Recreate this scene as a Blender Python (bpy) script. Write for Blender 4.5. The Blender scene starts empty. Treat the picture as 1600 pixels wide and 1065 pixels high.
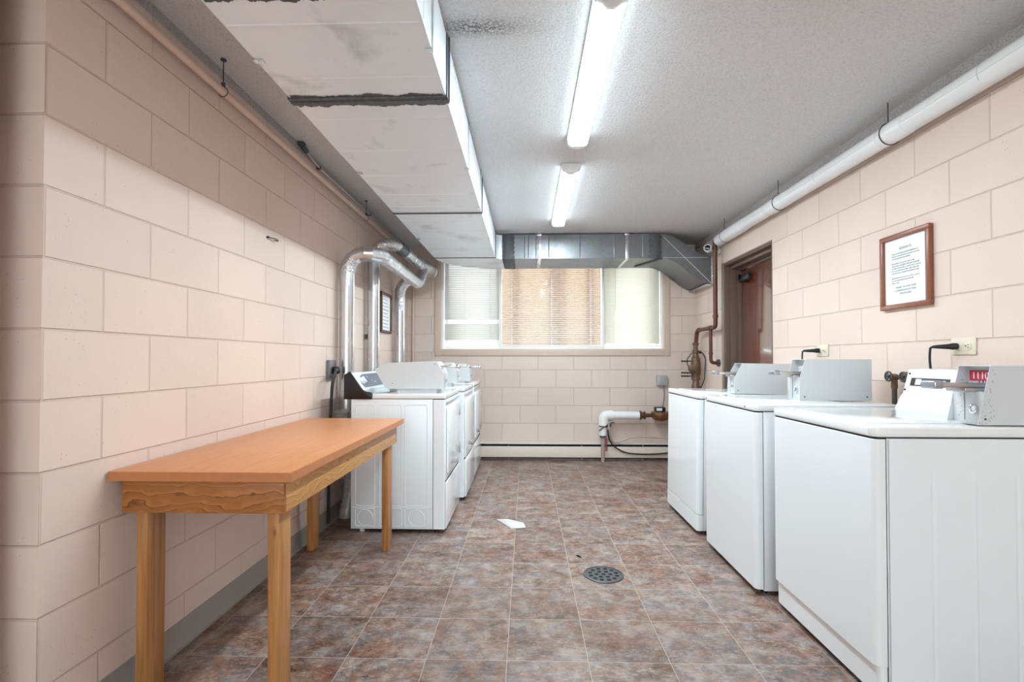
import bpy, bmesh, math, random
from mathutils import Vector, Matrix, Quaternion
PI = math.pi
random.seed(7)
sc = bpy.context.scene
COL = sc.collection

# ------------------------------------------------------------------ camera, world, light, exposure
F_PX = 792.97
cam = bpy.data.cameras.new('camera')
cam.sensor_width = 36.0
cam.lens = 36.0 * F_PX / 1600.0
cam.shift_y = (548.49 - 532.5) / 1600.0
cam.clip_start = 0.05
cam_ob = bpy.data.objects.new('camera', cam)
COL.objects.link(cam_ob)
cam_ob.location = (0, 0, 1.1292)
yaw, pitch = -0.0284, 0.0162
fwd = Vector((math.sin(yaw) * math.cos(pitch), math.cos(yaw) * math.cos(pitch), math.sin(pitch)))
cam_ob.rotation_euler = fwd.to_track_quat('-Z', 'Y').to_euler()
sc.camera = cam_ob

world = bpy.data.worlds.new('overcast_sky')
sc.world = world
world.use_nodes = True
bgn = world.node_tree.nodes['Background']
bgn.inputs[0].default_value = (0.86, 0.93, 1.0, 1)
bgn.inputs[1].default_value = 3.7

vs = sc.view_settings
vs.view_transform = 'Standard'
vs.look = 'None'
vs.gamma = 1.0
vs.use_curve_mapping = False
vs.exposure = 0.80
LAMP = 63.0        # radiance of the ceiling light diffusers

# fill light added behind the camera, bounced off the rear wall and ceiling
fl = bpy.data.lights.new('bounce_fill', 'SPOT')
fl.energy = 500.0
fl.shadow_soft_size = 0.12
fl.spot_size = math.radians(140)
fl.spot_blend = 0.6
fl.color = (0.62, 0.86, 1.0)
flo = bpy.data.objects.new('bounce_fill', fl)
COL.objects.link(flo)
flo.location = (0.25, -1.1, 1.5)
flo.rotation_euler = Vector((0.0, -1.0, 0.25)).to_track_quat('-Z', 'Y').to_euler()

# ------------------------------------------------------------------ helpers: colour, nodes
def lin(c):
    if isinstance(c, str):
        c = tuple(int(c[i:i + 2], 16) for i in (0, 2, 4))
    o = []
    for v in c[:3]:
        v = v / 255.0
        o.append(v / 12.92 if v <= 0.04045 else ((v + 0.055) / 1.055) ** 2.4)
    return (*o, 1.0)

class NT:
    def __init__(self, name):
        self.m = bpy.data.materials.new(name)
        self.m.use_nodes = True
        self.t = self.m.node_tree
        self.b = self.t.nodes['Principled BSDF']
        self.out = self.t.nodes['Material Output']
    def n(self, typ, **kw):
        nd = self.t.nodes.new(typ)
        for k, v in kw.items():
            if k.startswith('i_'):
                nd.inputs[k[2:].replace('_', ' ')].default_value = v
            else:
                setattr(nd, k, v)
        return nd
    def l(self, a, b):
        self.t.links.new(a, b)
    def set(self, inp, v):
        if hasattr(v, 'is_output') or isinstance(v, bpy.types.NodeSocket):
            self.l(v, self.b.inputs[inp])
        else:
            self.b.inputs[inp].default_value = v
    def math(self, op, a, b=None, clamp=False):
        nd = self.n('ShaderNodeMath', operation=op)
        nd.use_clamp = clamp
        for i, v in enumerate((a, b)):
            if v is None:
                continue
            if isinstance(v, bpy.types.NodeSocket):
                self.l(v, nd.inputs[i])
            else:
                nd.inputs[i].default_value = v
        return nd.outputs[0]
    def mix(self, fac, a, b, mode='MIX'):
        nd = self.n('ShaderNodeMix', data_type='RGBA', blend_type=mode)
        for i, v in ((0, fac), (6, a), (7, b)):
            if isinstance(v, bpy.types.NodeSocket):
                self.l(v, nd.inputs[i])
            else:
                nd.inputs[i].default_value = v
        return nd.outputs[2]
    def ramp(self, f, stops):
        nd = self.n('ShaderNodeValToRGB')
        cr = nd.color_ramp
        while len(cr.elements) < len(stops):
            cr.elements.new(0.5)
        for e, (p, c) in zip(cr.elements, stops):
            e.position = p
            e.color = c if len(c) == 4 else (*c, 1)
        self.l(f, nd.inputs[0])
        return nd.outputs[0]
    def coord(self, which='Object'):
        return self.n('ShaderNodeTexCoord').outputs[which]
    def mapping(self, vec, loc=(0, 0, 0), rot=(0, 0, 0), scale=(1, 1, 1)):
        nd = self.n('ShaderNodeMapping')
        self.l(vec, nd.inputs[0])
        nd.inputs[1].default_value = loc
        nd.inputs[2].default_value = rot
        nd.inputs[3].default_value = scale
        return nd.outputs[0]
    def noise(self, vec, scale, detail=3, rough=0.5, dist=0.0):
        nd = self.n('ShaderNodeTexNoise')
        self.l(vec, nd.inputs['Vector'])
        nd.inputs['Scale'].default_value = scale
        nd.inputs['Detail'].default_value = detail
        nd.inputs['Roughness'].default_value = rough
        nd.inputs['Distortion'].default_value = dist
        return nd.outputs[0]
    def bump(self, h, strength=0.3, dist=0.01, prev=None):
        nd = self.n('ShaderNodeBump')
        nd.inputs['Strength'].default_value = strength
        nd.inputs['Distance'].default_value = dist
        self.l(h, nd.inputs['Height'])
        if prev is not None:
            self.l(prev, nd.inputs['Normal'])
        return nd.outputs[0]

def simple(name, col, rough=0.5, metal=0.0, spec=0.5, coat=0.0, bump=0.0, bscale=40.0, var=0.0):
    t = NT(name)
    c = lin(col)
    t.set('Base Color', c)
    t.set('Roughness', rough)
    t.set('Metallic', metal)
    t.set('Specular IOR Level', spec)
    if coat:
        t.set('Coat Weight', coat)
        t.set('Coat Roughness', 0.08)
    if bump or var:
        nz = t.noise(t.coord(), bscale, 4)
        if bump:
            t.set('Normal', t.bump(nz, bump, 0.003))
        if var:
            dk = tuple(v * (1 - var) for v in c[:3]) + (1,)
            t.set('Base Color', t.mix(t.ramp(nz, [(0.35, (0, 0, 0)), (0.65, (1, 1, 1))]), c, dk))
    return t.m

# ------------------------------------------------------------------ materials
def mat_block(name, off_x, off_y, col, strip_z=None):
    t = NT(name)
    pos = t.coord()
    sep = t.n('ShaderNodeSeparateXYZ'); t.l(pos, sep.inputs[0])
    geo = t.n('ShaderNodeNewGeometry')
    sn = t.n('ShaderNodeSeparateXYZ'); t.l(geo.outputs['True Normal'], sn.inputs[0])
    ax = t.math('GREATER_THAN', t.math('ABSOLUTE', sn.outputs[0]), 0.5)
    ux = t.math('ADD', sep.outputs[0], off_x)
    uy = t.math('ADD', sep.outputs[1], off_y)
    u = t.math('ADD', t.math('MULTIPLY', uy, ax), t.math('MULTIPLY', ux, t.math('SUBTRACT', 1.0, ax)))
    cmb = t.n('ShaderNodeCombineXYZ')
    t.l(u, cmb.inputs[0]); t.l(t.math('ADD', sep.outputs[2], 0.0037), cmb.inputs[1])
    # joints wander slightly
    wob = t.noise(pos, 3.0, 2)
    br = t.n('ShaderNodeTexBrick')
    br.offset = 0.5; br.offset_frequency = 2; br.squash = 1.0
    t.l(cmb.outputs[0], br.inputs['Vector'])
    br.inputs['Scale'].default_value = 1.0
    br.inputs['Brick Width'].default_value = 0.4064
    br.inputs['Row Height'].default_value = 0.2032
    br.inputs['Mortar Size'].default_value = 0.0042
    br.inputs['Mortar Smooth'].default_value = 0.6
    br.inputs['Bias'].default_value = 0.0
    br.inputs['Color1'].default_value = (0.96, 0.96, 0.96, 1)
    br.inputs['Color2'].default_value = (1.03, 1.03, 1.03, 1)
    br.inputs['Mortar'].default_value = (0.93, 0.9, 0.87, 1)
    base = t.mix(1.0, lin(col), br.outputs['Color'], 'MULTIPLY')
    big = t.ramp(t.noise(pos, 1.7, 3), [(0.3, (0.95, 0.95, 0.95)), (0.7, (1.02, 1.02, 1.02))])
    base = t.mix(1.0, base, big, 'MULTIPLY')
    # small pits
    pit = t.n('ShaderNodeTexVoronoi'); t.l(pos, pit.inputs['Vector']); pit.inputs['Scale'].default_value = 62
    pm = t.noise(pos, 9.0, 2)
    pf = t.math('MULTIPLY', t.math('LESS_THAN', pit.outputs['Distance'], 0.13), t.math('GREATER_THAN', pm, 0.60))
    base = t.mix(t.math('MULTIPLY', pf, 0.45), base, lin('8a7668'))
    grain = t.noise(pos, 230, 5, 0.65)
    t.set('Roughness', 0.62)
    t.set('Specular IOR Level', 0.35)
    h1 = t.bump(br.outputs['Fac'], 0.85, -0.0045)
    h2 = t.bump(grain, 0.32, 0.0022, h1)
    h3 = t.bump(t.noise(pos, 30, 4), 0.25, 0.004, h2)
    if strip_z is not None:
        # stippled ceiling texture runs down over the top of the wall
        edge = t.math('ADD', sep.outputs[2], t.math('MULTIPLY', t.noise(pos, 25, 3), 0.012))
        sm = t.math('GREATER_THAN', edge, strip_z)
        sp = t.noise(pos, 150, 6, 0.7)
        base = t.mix(sm, base, t.ramp(sp, [(0.3, lin('948a86')), (0.5, lin('c3bcb9')), (0.7, lin('dcd7d5'))]))
        h3 = t.bump(t.math('MULTIPLY', sm, t.noise(pos, 110, 4, 0.7)), 0.9, 0.01, h3)
    t.set('Base Color', base)
    t.set('Normal', h3)
    return t.m

WALLC = 'e4cdc0'
M = {}
M['wall_left'] = mat_block('painted_block_left', 1.3216, -(1.5955 + 0.2032), WALLC, 2.388)
M['wall_right'] = mat_block('painted_block_right', 0.1, -2.74, WALLC, 2.37)
M['wall_back'] = mat_block('painted_block_back', -0.943, 0.0, 'dccabf')

def mat_ceiling():
    t = NT('stippled_ceiling')
    pos = t.coord()
    sp = t.noise(pos, 120, 6, 0.72)
    c = t.ramp(sp, [(0.28, lin('c6c3c2')), (0.44, lin('eceaea')), (0.7, lin('f8f7f8'))])
    big = t.ramp(t.noise(pos, 0.9, 4), [(0.3, (0.93, 0.93, 0.93)), (0.7, (1.0, 1.0, 1.0))])
    c = t.mix(1.0, c, big, 'MULTIPLY')
    sep = t.n('ShaderNodeSeparateXYZ'); t.l(pos, sep.inputs[0])
    # sooty stains of their own shape beside the duct joints
    tot = None
    for cx, cy, rx, ry, s in ((-0.19, 1.96, 0.20, 0.055, 1.0), (-0.24, 5.12, 0.13, 0.05, 0.9), (1.33, 5.17, 0.13, 0.03, 0.8), (-1.06, 2.3, 0.03, 0.9, 0.35)):
        dx = t.math('DIVIDE', t.math('SUBTRACT', sep.outputs[0], cx), rx)
        dy = t.math('DIVIDE', t.math('SUBTRACT', sep.outputs[1], cy), ry)
        d = t.math('ADD', t.math('MULTIPLY', dx, dx), t.math('MULTIPLY', dy, dy))
        g = t.math('MULTIPLY', t.math('POWER', 2.718, t.math('MULTIPLY', d, -1.0)), s)
        tot = g if tot is None else t.math('ADD', tot, g)
    gr = t.math('MULTIPLY', tot, t.ramp(t.noise(pos, 100, 4, 0.7), [(0.38, (1, 1, 1)), (0.62, (0, 0, 0))]), True)
    c = t.mix(gr, c, lin('4a4442'))
    t.set('Base Color', c)
    t.set('Roughness', 0.95)
    t.set('Specular IOR Level', 0.1)
    h = t.bump(t.noise(pos, 75, 5, 0.7), 0.9, 0.012)
    t.set('Normal', h)
    return t.m
M['ceiling'] = mat_ceiling()

def mat_floor():
    t = NT('stone_look_vinyl_tile')
    pos = t.coord()
    mp = t.mapping(pos, loc=(0.3786, -1.9216, 0))
    br = t.n('ShaderNodeTexBrick')
    br.offset = 0.0; br.offset_frequency = 1; br.squash = 1.0
    t.l(mp, br.inputs['Vector'])
    br.inputs['Scale'].default_value = 1.0
    br.inputs['Brick Width'].default_value = 0.3048
    br.inputs['Row Height'].default_value = 0.3048
    br.inputs['Mortar Size'].default_value = 0.0012
    br.inputs['Mortar Smooth'].default_value = 0.35
    br.inputs['Bias'].default_value = 0.0
    br.inputs['Color1'].default_value = (0, 0, 0, 1)
    br.inputs['Color2'].default_value = (1, 1, 1, 1)
    br.inputs['Mortar'].default_value = (0.5, 0.5, 0.5, 1)
    rnd = br.outputs['Color']
    # every tile gets its own piece of the stone print
    ofs = t.n('ShaderNodeVectorMath', operation='MULTIPLY'); t.l(rnd, ofs.inputs[0]); ofs.inputs[1].default_value = (7.3, 3.1, 5.7)
    add = t.n('ShaderNodeVectorMath', operation='ADD'); t.l(pos, add.inputs[0]); t.l(ofs.outputs[0], add.inputs[1])
    v = add.outputs[0]
    n1 = t.noise(t.mapping(v, scale=(1.0, 1.7, 1)), 4.2, 6, 0.62, 0.5)
    n2 = t.noise(v, 15, 6, 0.68, 0.3)
    n3 = t.noise(t.mapping(v, scale=(1, 2.2, 1)), 38, 5, 0.7)
    c1 = t.ramp(n1, [(0.34, lin('4d3e3a')), (0.42, lin('80604f')), (0.48, lin('a27d67')), (0.52, lin('7f7778')), (0.58, lin('989295')), (0.66, lin('b2947c'))])
    c2 = t.ramp(n2, [(0.36, lin('44352f')), (0.45, lin('7d6254')), (0.52, lin('988276')), (0.60, lin('b4a69c')), (0.70, lin('cdc3bb'))])
    c = t.mix(0.5, c1, c2)
    c = t.mix(t.math('MULTIPLY', t.ramp(n3, [(0.52, (0, 0, 0)), (0.68, (1, 1, 1))]), 0.45), c, lin('d8cec6'))
    vor = t.n('ShaderNodeTexVoronoi'); vor.feature = 'DISTANCE_TO_EDGE'
    t.l(t.mapping(v, scale=(1, 1.9, 1)), vor.inputs['Vector']); vor.inputs['Scale'].default_value = 24
    vm = t.math('MULTIPLY', t.math('LESS_THAN', vor.outputs['Distance'], 0.03), t.math('GREATER_THAN', t.noise(v, 21, 4, 0.7), 0.54))
    c = t.mix(t.math('MULTIPLY', vm, 0.65), c, lin('4a3b36'))
    warm = t.ramp(t.noise(v, 5.5, 4, 0.6), [(0.50, (0, 0, 0)), (0.64, (1, 1, 1))])
    c = t.mix(t.math('MULTIPLY', warm, 0.5), c, t.mix(1.0, c, lin('f0b894'), 'MULTIPLY'))
    pale = t.ramp(t.noise(t.mapping(v, loc=(3.1, 7.7, 0)), 6.5, 5, 0.65), [(0.54, (0, 0, 0)), (0.70, (1, 1, 1))])
    c = t.mix(t.math('MULTIPLY', pale, 0.5), c, lin('cfc4ba'))
    tile = t.ramp(rnd, [(0.0, (0.62, 0.57, 0.55)), (0.35, (0.80, 0.74, 0.72)), (0.7, (0.74, 0.745, 0.76)), (1.0, (0.95, 0.90, 0.87))])
    c = t.mix(1.0, c, tile, 'MULTIPLY')
    c = t.mix(br.outputs['Fac'], c, lin('bcaca0'))
    t.set('Base Color', c)
    t.set('Roughness', t.ramp(n2, [(0.3, (0.30, 0.30, 0.30)), (0.7, (0.42, 0.42, 0.42))]))
    t.set('Specular IOR Level', 0.55)
    h = t.bump(n3, 0.35, 0.0012)
    h = t.bump(t.math('MULTIPLY', vm, -1.0), 0.4, 0.001, h)
    h = t.bump(br.outputs['Fac'], 0.5, -0.001, h)
    t.set('Normal', h)
    return t.m
M['floor'] = mat_floor()

def mat_galv(name, base='f0f5fa', r0=0.28, r1=0.46, dirt=0.5, metal=0.12, wav=0.25):
    t = NT(name)
    pos = t.coord()
    n1 = t.noise(pos, 3.2, 5, 0.6, 0.4)
    n2 = t.noise(t.mapping(pos, scale=(1, 6, 1)), 7.0, 5, 0.65)
    vor = t.n('ShaderNodeTexVoronoi'); t.l(pos, vor.inputs['Vector']); vor.inputs['Scale'].default_value = 34
    sp = t.mix(0.12, lin(base), vor.outputs['Color'], 'SOFT_LIGHT')
    b = lin(base)
    dk = (b[0] * 0.45, b[1] * 0.44, b[2] * 0.43, 1)
    c = t.mix(t.math('MULTIPLY', t.ramp(n1, [(0.56, (0, 0, 0)), (0.68, (1, 1, 1))]), dirt), sp, dk)
    t.set('Base Color', c)
    t.set('Metallic', metal)
    t.set('Roughness', t.ramp(n2, [(0.3, (r0,) * 3), (0.7, (r1,) * 3)]))
    h = t.bump(t.noise(pos, 2.2, 2), wav, 0.02)
    h = t.bump(n2, 0.08, 0.004, h)
    t.set('Normal', h)
    return t.m
M['galv'] = mat_galv('galvanized_sheet')
M['galv_cross'] = mat_galv('galvanized_sheet_shaded', '85878b', 0.38, 0.5, 0.08, 1.0)  # same sheet as the main duct, darker colour standing in for shade
M['galv_pipe'] = mat_galv('galvanized_pipe', 'd0d2d4', 0.2, 0.3, 0.1, 0.9, 0.03)
def mat_foil():
    t = NT('crumpled_foil_tape')
    pos = t.coord()
    t.set('Base Color', lin('d0d1d3')); t.set('Metallic', 1.0); t.set('Roughness', 0.22)
    v = t.n('ShaderNodeTexVoronoi'); v.feature = 'F1'; t.l(pos, v.inputs['Vector']); v.inputs['Scale'].default_value = 60
    h = t.bump(v.outputs['Distance'], 0.7, 0.006)
    h = t.bump(t.noise(pos, 45, 4, 0.7, 1.0), 0.8, 0.006, h)
    t.set('Normal', h)
    return t.m
M['foil'] = mat_foil()
M['mastic'] = simple('grey_duct_sealant', '636366', 0.7, 0.0, 0.3, bump=0.5, bscale=35, var=0.15)
M['dark_seam'] = simple('dark_sealed_seam', '6b6d70', 0.55, 0.5, 0.5, bump=0.4, bscale=60, var=0.3)
M['black_tape'] = simple('dark_grey_tape', '4b4d52', 0.45, 0.1, 0.5, bump=0.3, bscale=50)
M['enamel'] = simple('white_enamel', 'f0f2f4', 0.16, 0.0, 0.5, coat=0.3)
M['enamel_side'] = simple('white_enamel_side', 'eceff2', 0.28, 0.0, 0.5, bump=0.03, bscale=3)
M['enamel_old'] = simple('white_enamel_lid', 'eff0f0', 0.13, 0.0, 0.5, coat=0.4)
M['coin_paint'] = simple('light_grey_case_paint', 'cfd1d3', 0.3, 0.0, 0.5, bump=0.04, bscale=4)
def mat_chipped():
    t = NT('light_grey_case_paint_chipped')
    pos = t.coord()
    sep = t.n('ShaderNodeSeparateXYZ'); t.l(pos, sep.inputs[0])
    v = t.n('ShaderNodeTexVoronoi'); t.l(pos, v.inputs['Vector']); v.inputs['Scale'].default_value = 95
    near = t.math('LESS_THAN', t.math('ADD', sep.outputs[0], t.math('MULTIPLY', t.noise(pos, 20, 2), 0.06)), 1.585 - 1.48)
    spot = t.math('MULTIPLY', t.math('LESS_THAN', v.outputs['Distance'], 0.28), t.math('GREATER_THAN', t.noise(pos, 30, 2), 0.5))
    c = t.mix(t.math('MULTIPLY', t.math('MULTIPLY', near, spot), 0.5), lin('cfd1d3'), lin('85888c'))
    t.set('Base Color', c); t.set('Roughness', 0.32)
    return t.m
M['coin_chip'] = mat_chipped()
M['steel'] = simple('brushed_steel', 'b9b4b2', 0.3, 1.0, 0.5, bump=0.05, bscale=90)
M['satin'] = simple('satin_metal', 'a9abb0', 0.32, 0.8, 0.5)
M['chrome'] = simple('chrome', 'd8dadc', 0.08, 1.0)
M['black_plastic'] = simple('black_plastic', '161616', 0.35, 0.0, 0.5)
M['black_gap'] = simple('black_gap', '0a0a0a', 0.8)
M['rubber'] = simple('black_rubber_cord', '1b1b1c', 0.5)
M['grey_rubber'] = simple('grey_rubber_cord', '3a3d3e', 0.5)
M['cove'] = simple('grey_vinyl_cove', '9d948d', 0.5, 0, 0.4, bump=0.05, bscale=8)
M['white_pvc'] = simple('white_pipe_jacket', 'eceae9', 0.28, 0, 0.5, bump=0.08, bscale=14)
M['white_wrap'] = simple('white_wrinkled_wrap', 'f0eeee', 0.2, 0, 0.6, bump=0.9, bscale=38)
M['pink_pipe'] = simple('pink_beige_painted_pipe', 'd9bfae', 0.4, 0, 0.5, bump=0.05, bscale=20)
M['pink_trim'] = simple('pink_beige_painted_trim', 'd2bcae', 0.45, 0, 0.4, bump=0.03, bscale=20)
M['heater'] = simple('beige_heater_enamel', 'd6c6ba', 0.35, 0, 0.5, bump=0.03, bscale=8)
M['brown_pipe'] = simple('brown_oxidised_pipe', '6a4438', 0.38, 0.35, 0.5, bump=0.12, bscale=40, var=0.25)
M['brass'] = simple('aged_brass', '7f6450', 0.45, 0.45, 0.5, bump=0.2, bscale=60, var=0.35)
M['bronze'] = simple('bronze_meter_body', '9a7656', 0.32, 0.9, 0.5, bump=0.15, bscale=50, var=0.3)
M['white_vinyl'] = simple('white_window_vinyl', 'f2f2ee', 0.3)
M['outlet_ivory'] = simple('ivory_outlet_plastic', 'e0d2bd', 0.35)
M['outlet_grey'] = simple('grey_outlet_box', '77767a', 0.4, 0.4)
M['grey_box'] = simple('grey_junction_box', 'a9abac', 0.4, 0.2)
M['paper'] = simple('white_paper', 'f0f1f2', 0.7)
M['ink'] = simple('dark_print', '3a3d40', 0.8)
M['oak'] = None
M['red'] = simple('red_sticker', 'c2344a', 0.4)
M['white_print'] = simple('white_print', 'f6f2f2', 0.5)
M['black_print'] = simple('black_label', '26282b', 0.4)
M['navy'] = simple('slate_blue_panel', '5b6072', 0.35)
M['panel_white'] = simple('pale_blue_panel', 'dfe9ec', 0.3)
M['white_plastic'] = simple('white_plastic', 'e8e8e8', 0.35)
M['lens'] = simple('black_lens', '050505', 0.05, 0, 0.8)
M['iron'] = simple('grey_cast_iron', '5c5d60', 0.45, 0.7, 0.5, bump=0.2, bscale=90)
M['screw'] = simple('dull_screw', '5f6062', 0.4, 0.8)
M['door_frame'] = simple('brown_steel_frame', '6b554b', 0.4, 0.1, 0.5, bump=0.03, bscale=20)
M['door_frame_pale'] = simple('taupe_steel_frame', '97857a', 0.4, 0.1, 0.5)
M['stucco'] = simple('tan_stucco', '806b56', 0.9, 0, 0.1, bump=0.3, bscale=20)
M['stucco_dark'] = simple('brown_boards', '6a5341', 0.9, 0, 0.1)
M['snow'] = simple('pale_ground', 'dfe3ea', 0.9, 0, 0.1)
M['bag'] = simple('translucent_plastic_bag', '9a9895', 0.25, 0, 0.6, bump=1.0, bscale=30, var=0.3)
M['cable_beige'] = simple('beige_cable', 'bba896', 0.5)

def mat_wood(name, c0, c1, c2, rot=(0, 0, 0), scale=(1, 1, 1), ws=6.0, dist=3.0, rough=0.4, big=1.0):
    t = NT(name)
    pos = t.mapping(t.coord(), rot=rot, scale=scale)
    w = t.n('ShaderNodeTexWave'); w.bands_direction = 'Z'; w.wave_profile = 'SAW'
    t.l(pos, w.inputs['Vector'])
    w.inputs['Scale'].default_value = ws
    w.inputs['Distortion'].default_value = dist
    w.inputs['Detail'].default_value = 2.5
    w.inputs['Detail Scale'].default_value = big
    c = t.ramp(w.outputs['Fac'], [(0.0, lin(c0)), (0.45, lin(c1)), (0.85, lin(c1)), (1.0, lin(c2))])
    fine = t.ramp(t.noise(t.mapping(t.coord(), scale=(3, 3, 60) if rot == (0, 0, 0) else (60, 3, 60)), 9, 4), [(0.3, (0.86, 0.84, 0.82)), (0.7, (1.05, 1.05, 1.05))])
    c = t.mix(0.6, c, t.mix(1.0, c, fine, 'MULTIPLY'))
    t.set('Base Color', c); t.set('Roughness', rough)
    return t.m
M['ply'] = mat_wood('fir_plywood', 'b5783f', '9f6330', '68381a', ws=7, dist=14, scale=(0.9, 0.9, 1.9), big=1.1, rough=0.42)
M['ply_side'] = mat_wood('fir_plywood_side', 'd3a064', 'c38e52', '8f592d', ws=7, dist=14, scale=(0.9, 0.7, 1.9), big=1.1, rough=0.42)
def mat_leg():
    t = NT('varnished_fir_lumber')
    pos = t.coord()
    g = t.noise(t.mapping(pos, scale=(40, 40, 1.6)), 1.6, 5, 0.55, 0.8)
    c = t.ramp(g, [(0.3, lin('9a6436')), (0.5, lin('ae7744')), (0.7, lin('c08b55'))])
    kn = t.n('ShaderNodeTexVoronoi'); t.l(t.mapping(pos, scale=(1, 1, 0.35)), kn.inputs['Vector']); kn.inputs['Scale'].default_value = 13
    c = t.mix(t.ramp(kn.outputs['Distance'], [(0.05, (0.8, 0.8, 0.8)), (0.12, (0, 0, 0))]), c, lin('6c3f22'))
    t.set('Base Color', c); t.set('Roughness', 0.4)
    t.set('Normal', t.bump(g, 0.1, 0.002))
    return t.m
M['leg'] = mat_leg()
def mat_laminate():
    t = NT('wood_grain_laminate')
    pos = t.coord()
    g = t.noise(t.mapping(pos, scale=(26, 2.0, 26)), 2.0, 5, 0.6, 0.5)
    c = t.ramp(g, [(0.3, lin('ce8755')), (0.52, lin('d68f5e')), (0.7, lin('db9767'))])
    t.set('Base Color', c)
    t.set('Roughness', 0.33)
    t.set('Specular IOR Level', 0.4)
    return t.m
M['laminate'] = mat_laminate()
M['edge'] = simple('laminate_edge_band', 'c07c50', 0.4, 0, 0.4, bump=0.02, bscale=40, var=0.08)
M['oak'] = simple('reddish_wood_frame', '8d5238', 0.3, bump=0.05, bscale=30, var=0.12)
M['dark_frame'] = simple('dark_brown_frame', '5a3a34', 0.35, var=0.1)
def mat_door():
    t = NT('dark_red_wood_door')
    pos = t.coord()
    g = t.noise(t.mapping(pos, scale=(30, 30, 1.2)), 1.5, 5, 0.6, 0.3)
    t.set('Base Color', t.ramp(g, [(0.3, lin('582a1e')), (0.55, lin('6e3727')), (0.75, lin('7f4533'))]))
    t.set('Roughness', 0.2); t.set('Specular IOR Level', 0.8); t.set('Coat Weight', 1.0); t.set('Coat Roughness', 0.1); t.set('Coat IOR', 1.7)
    return t.m
M['door'] = mat_door()

def mat_blind(name, col, trans=0.45):
    t = NT(name)
    d = t.n('ShaderNodeBsdfDiffuse'); d.inputs[0].default_value = lin(col)
    tr = t.n('ShaderNodeBsdfTranslucent'); tr.inputs[0].default_value = lin(col)
    mx = t.n('ShaderNodeMixShader'); mx.inputs[0].default_value = trans
    t.l(d.outputs[0], mx.inputs[1]); t.l(tr.outputs[0], mx.inputs[2]); t.l(mx.outputs[0], t.out.inputs[0])
    return t.m
M['slat_white'] = mat_blind('white_blind_slat', 'f1ede6', 0.3)
M['slat_ivory'] = mat_blind('ivory_blind_slat', 'f4f2e8', 0.5)
M['slat_grey'] = mat_blind('pale_grey_blind_slat', 'ecebe4', 0.36)
def mat_glass():
    t = NT('window_glass')
    tr = t.n('ShaderNodeBsdfTransparent')
    gl = t.n('ShaderNodeBsdfGlossy'); gl.inputs['Roughness'].default_value = 0.02
    fr = t.n('ShaderNodeFresnel'); fr.inputs[0].default_value = 1.45
    mx = t.n('ShaderNodeMixShader')
    t.l(t.math('MULTIPLY', fr.outputs[0], 0.12), mx.inputs[0]); t.l(tr.outputs[0], mx.inputs[1]); t.l(gl.outputs[0], mx.inputs[2]); t.l(mx.outputs[0], t.out.inputs[0])
    return t.m
M['glass'] = mat_glass()
def mat_emit(name, s):
    t = NT(name)
    e = t.n('ShaderNodeEmission'); e.inputs[0].default_value = (0.78, 0.935, 1.0, 1); e.inputs[1].default_value = s
    t.l(e.outputs[0], t.out.inputs[0])
    return t.m
M['lamp'] = mat_emit('lit_diffuser', LAMP)
M['lamp_side'] = mat_emit('lit_side_lens', 4.0)

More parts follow.
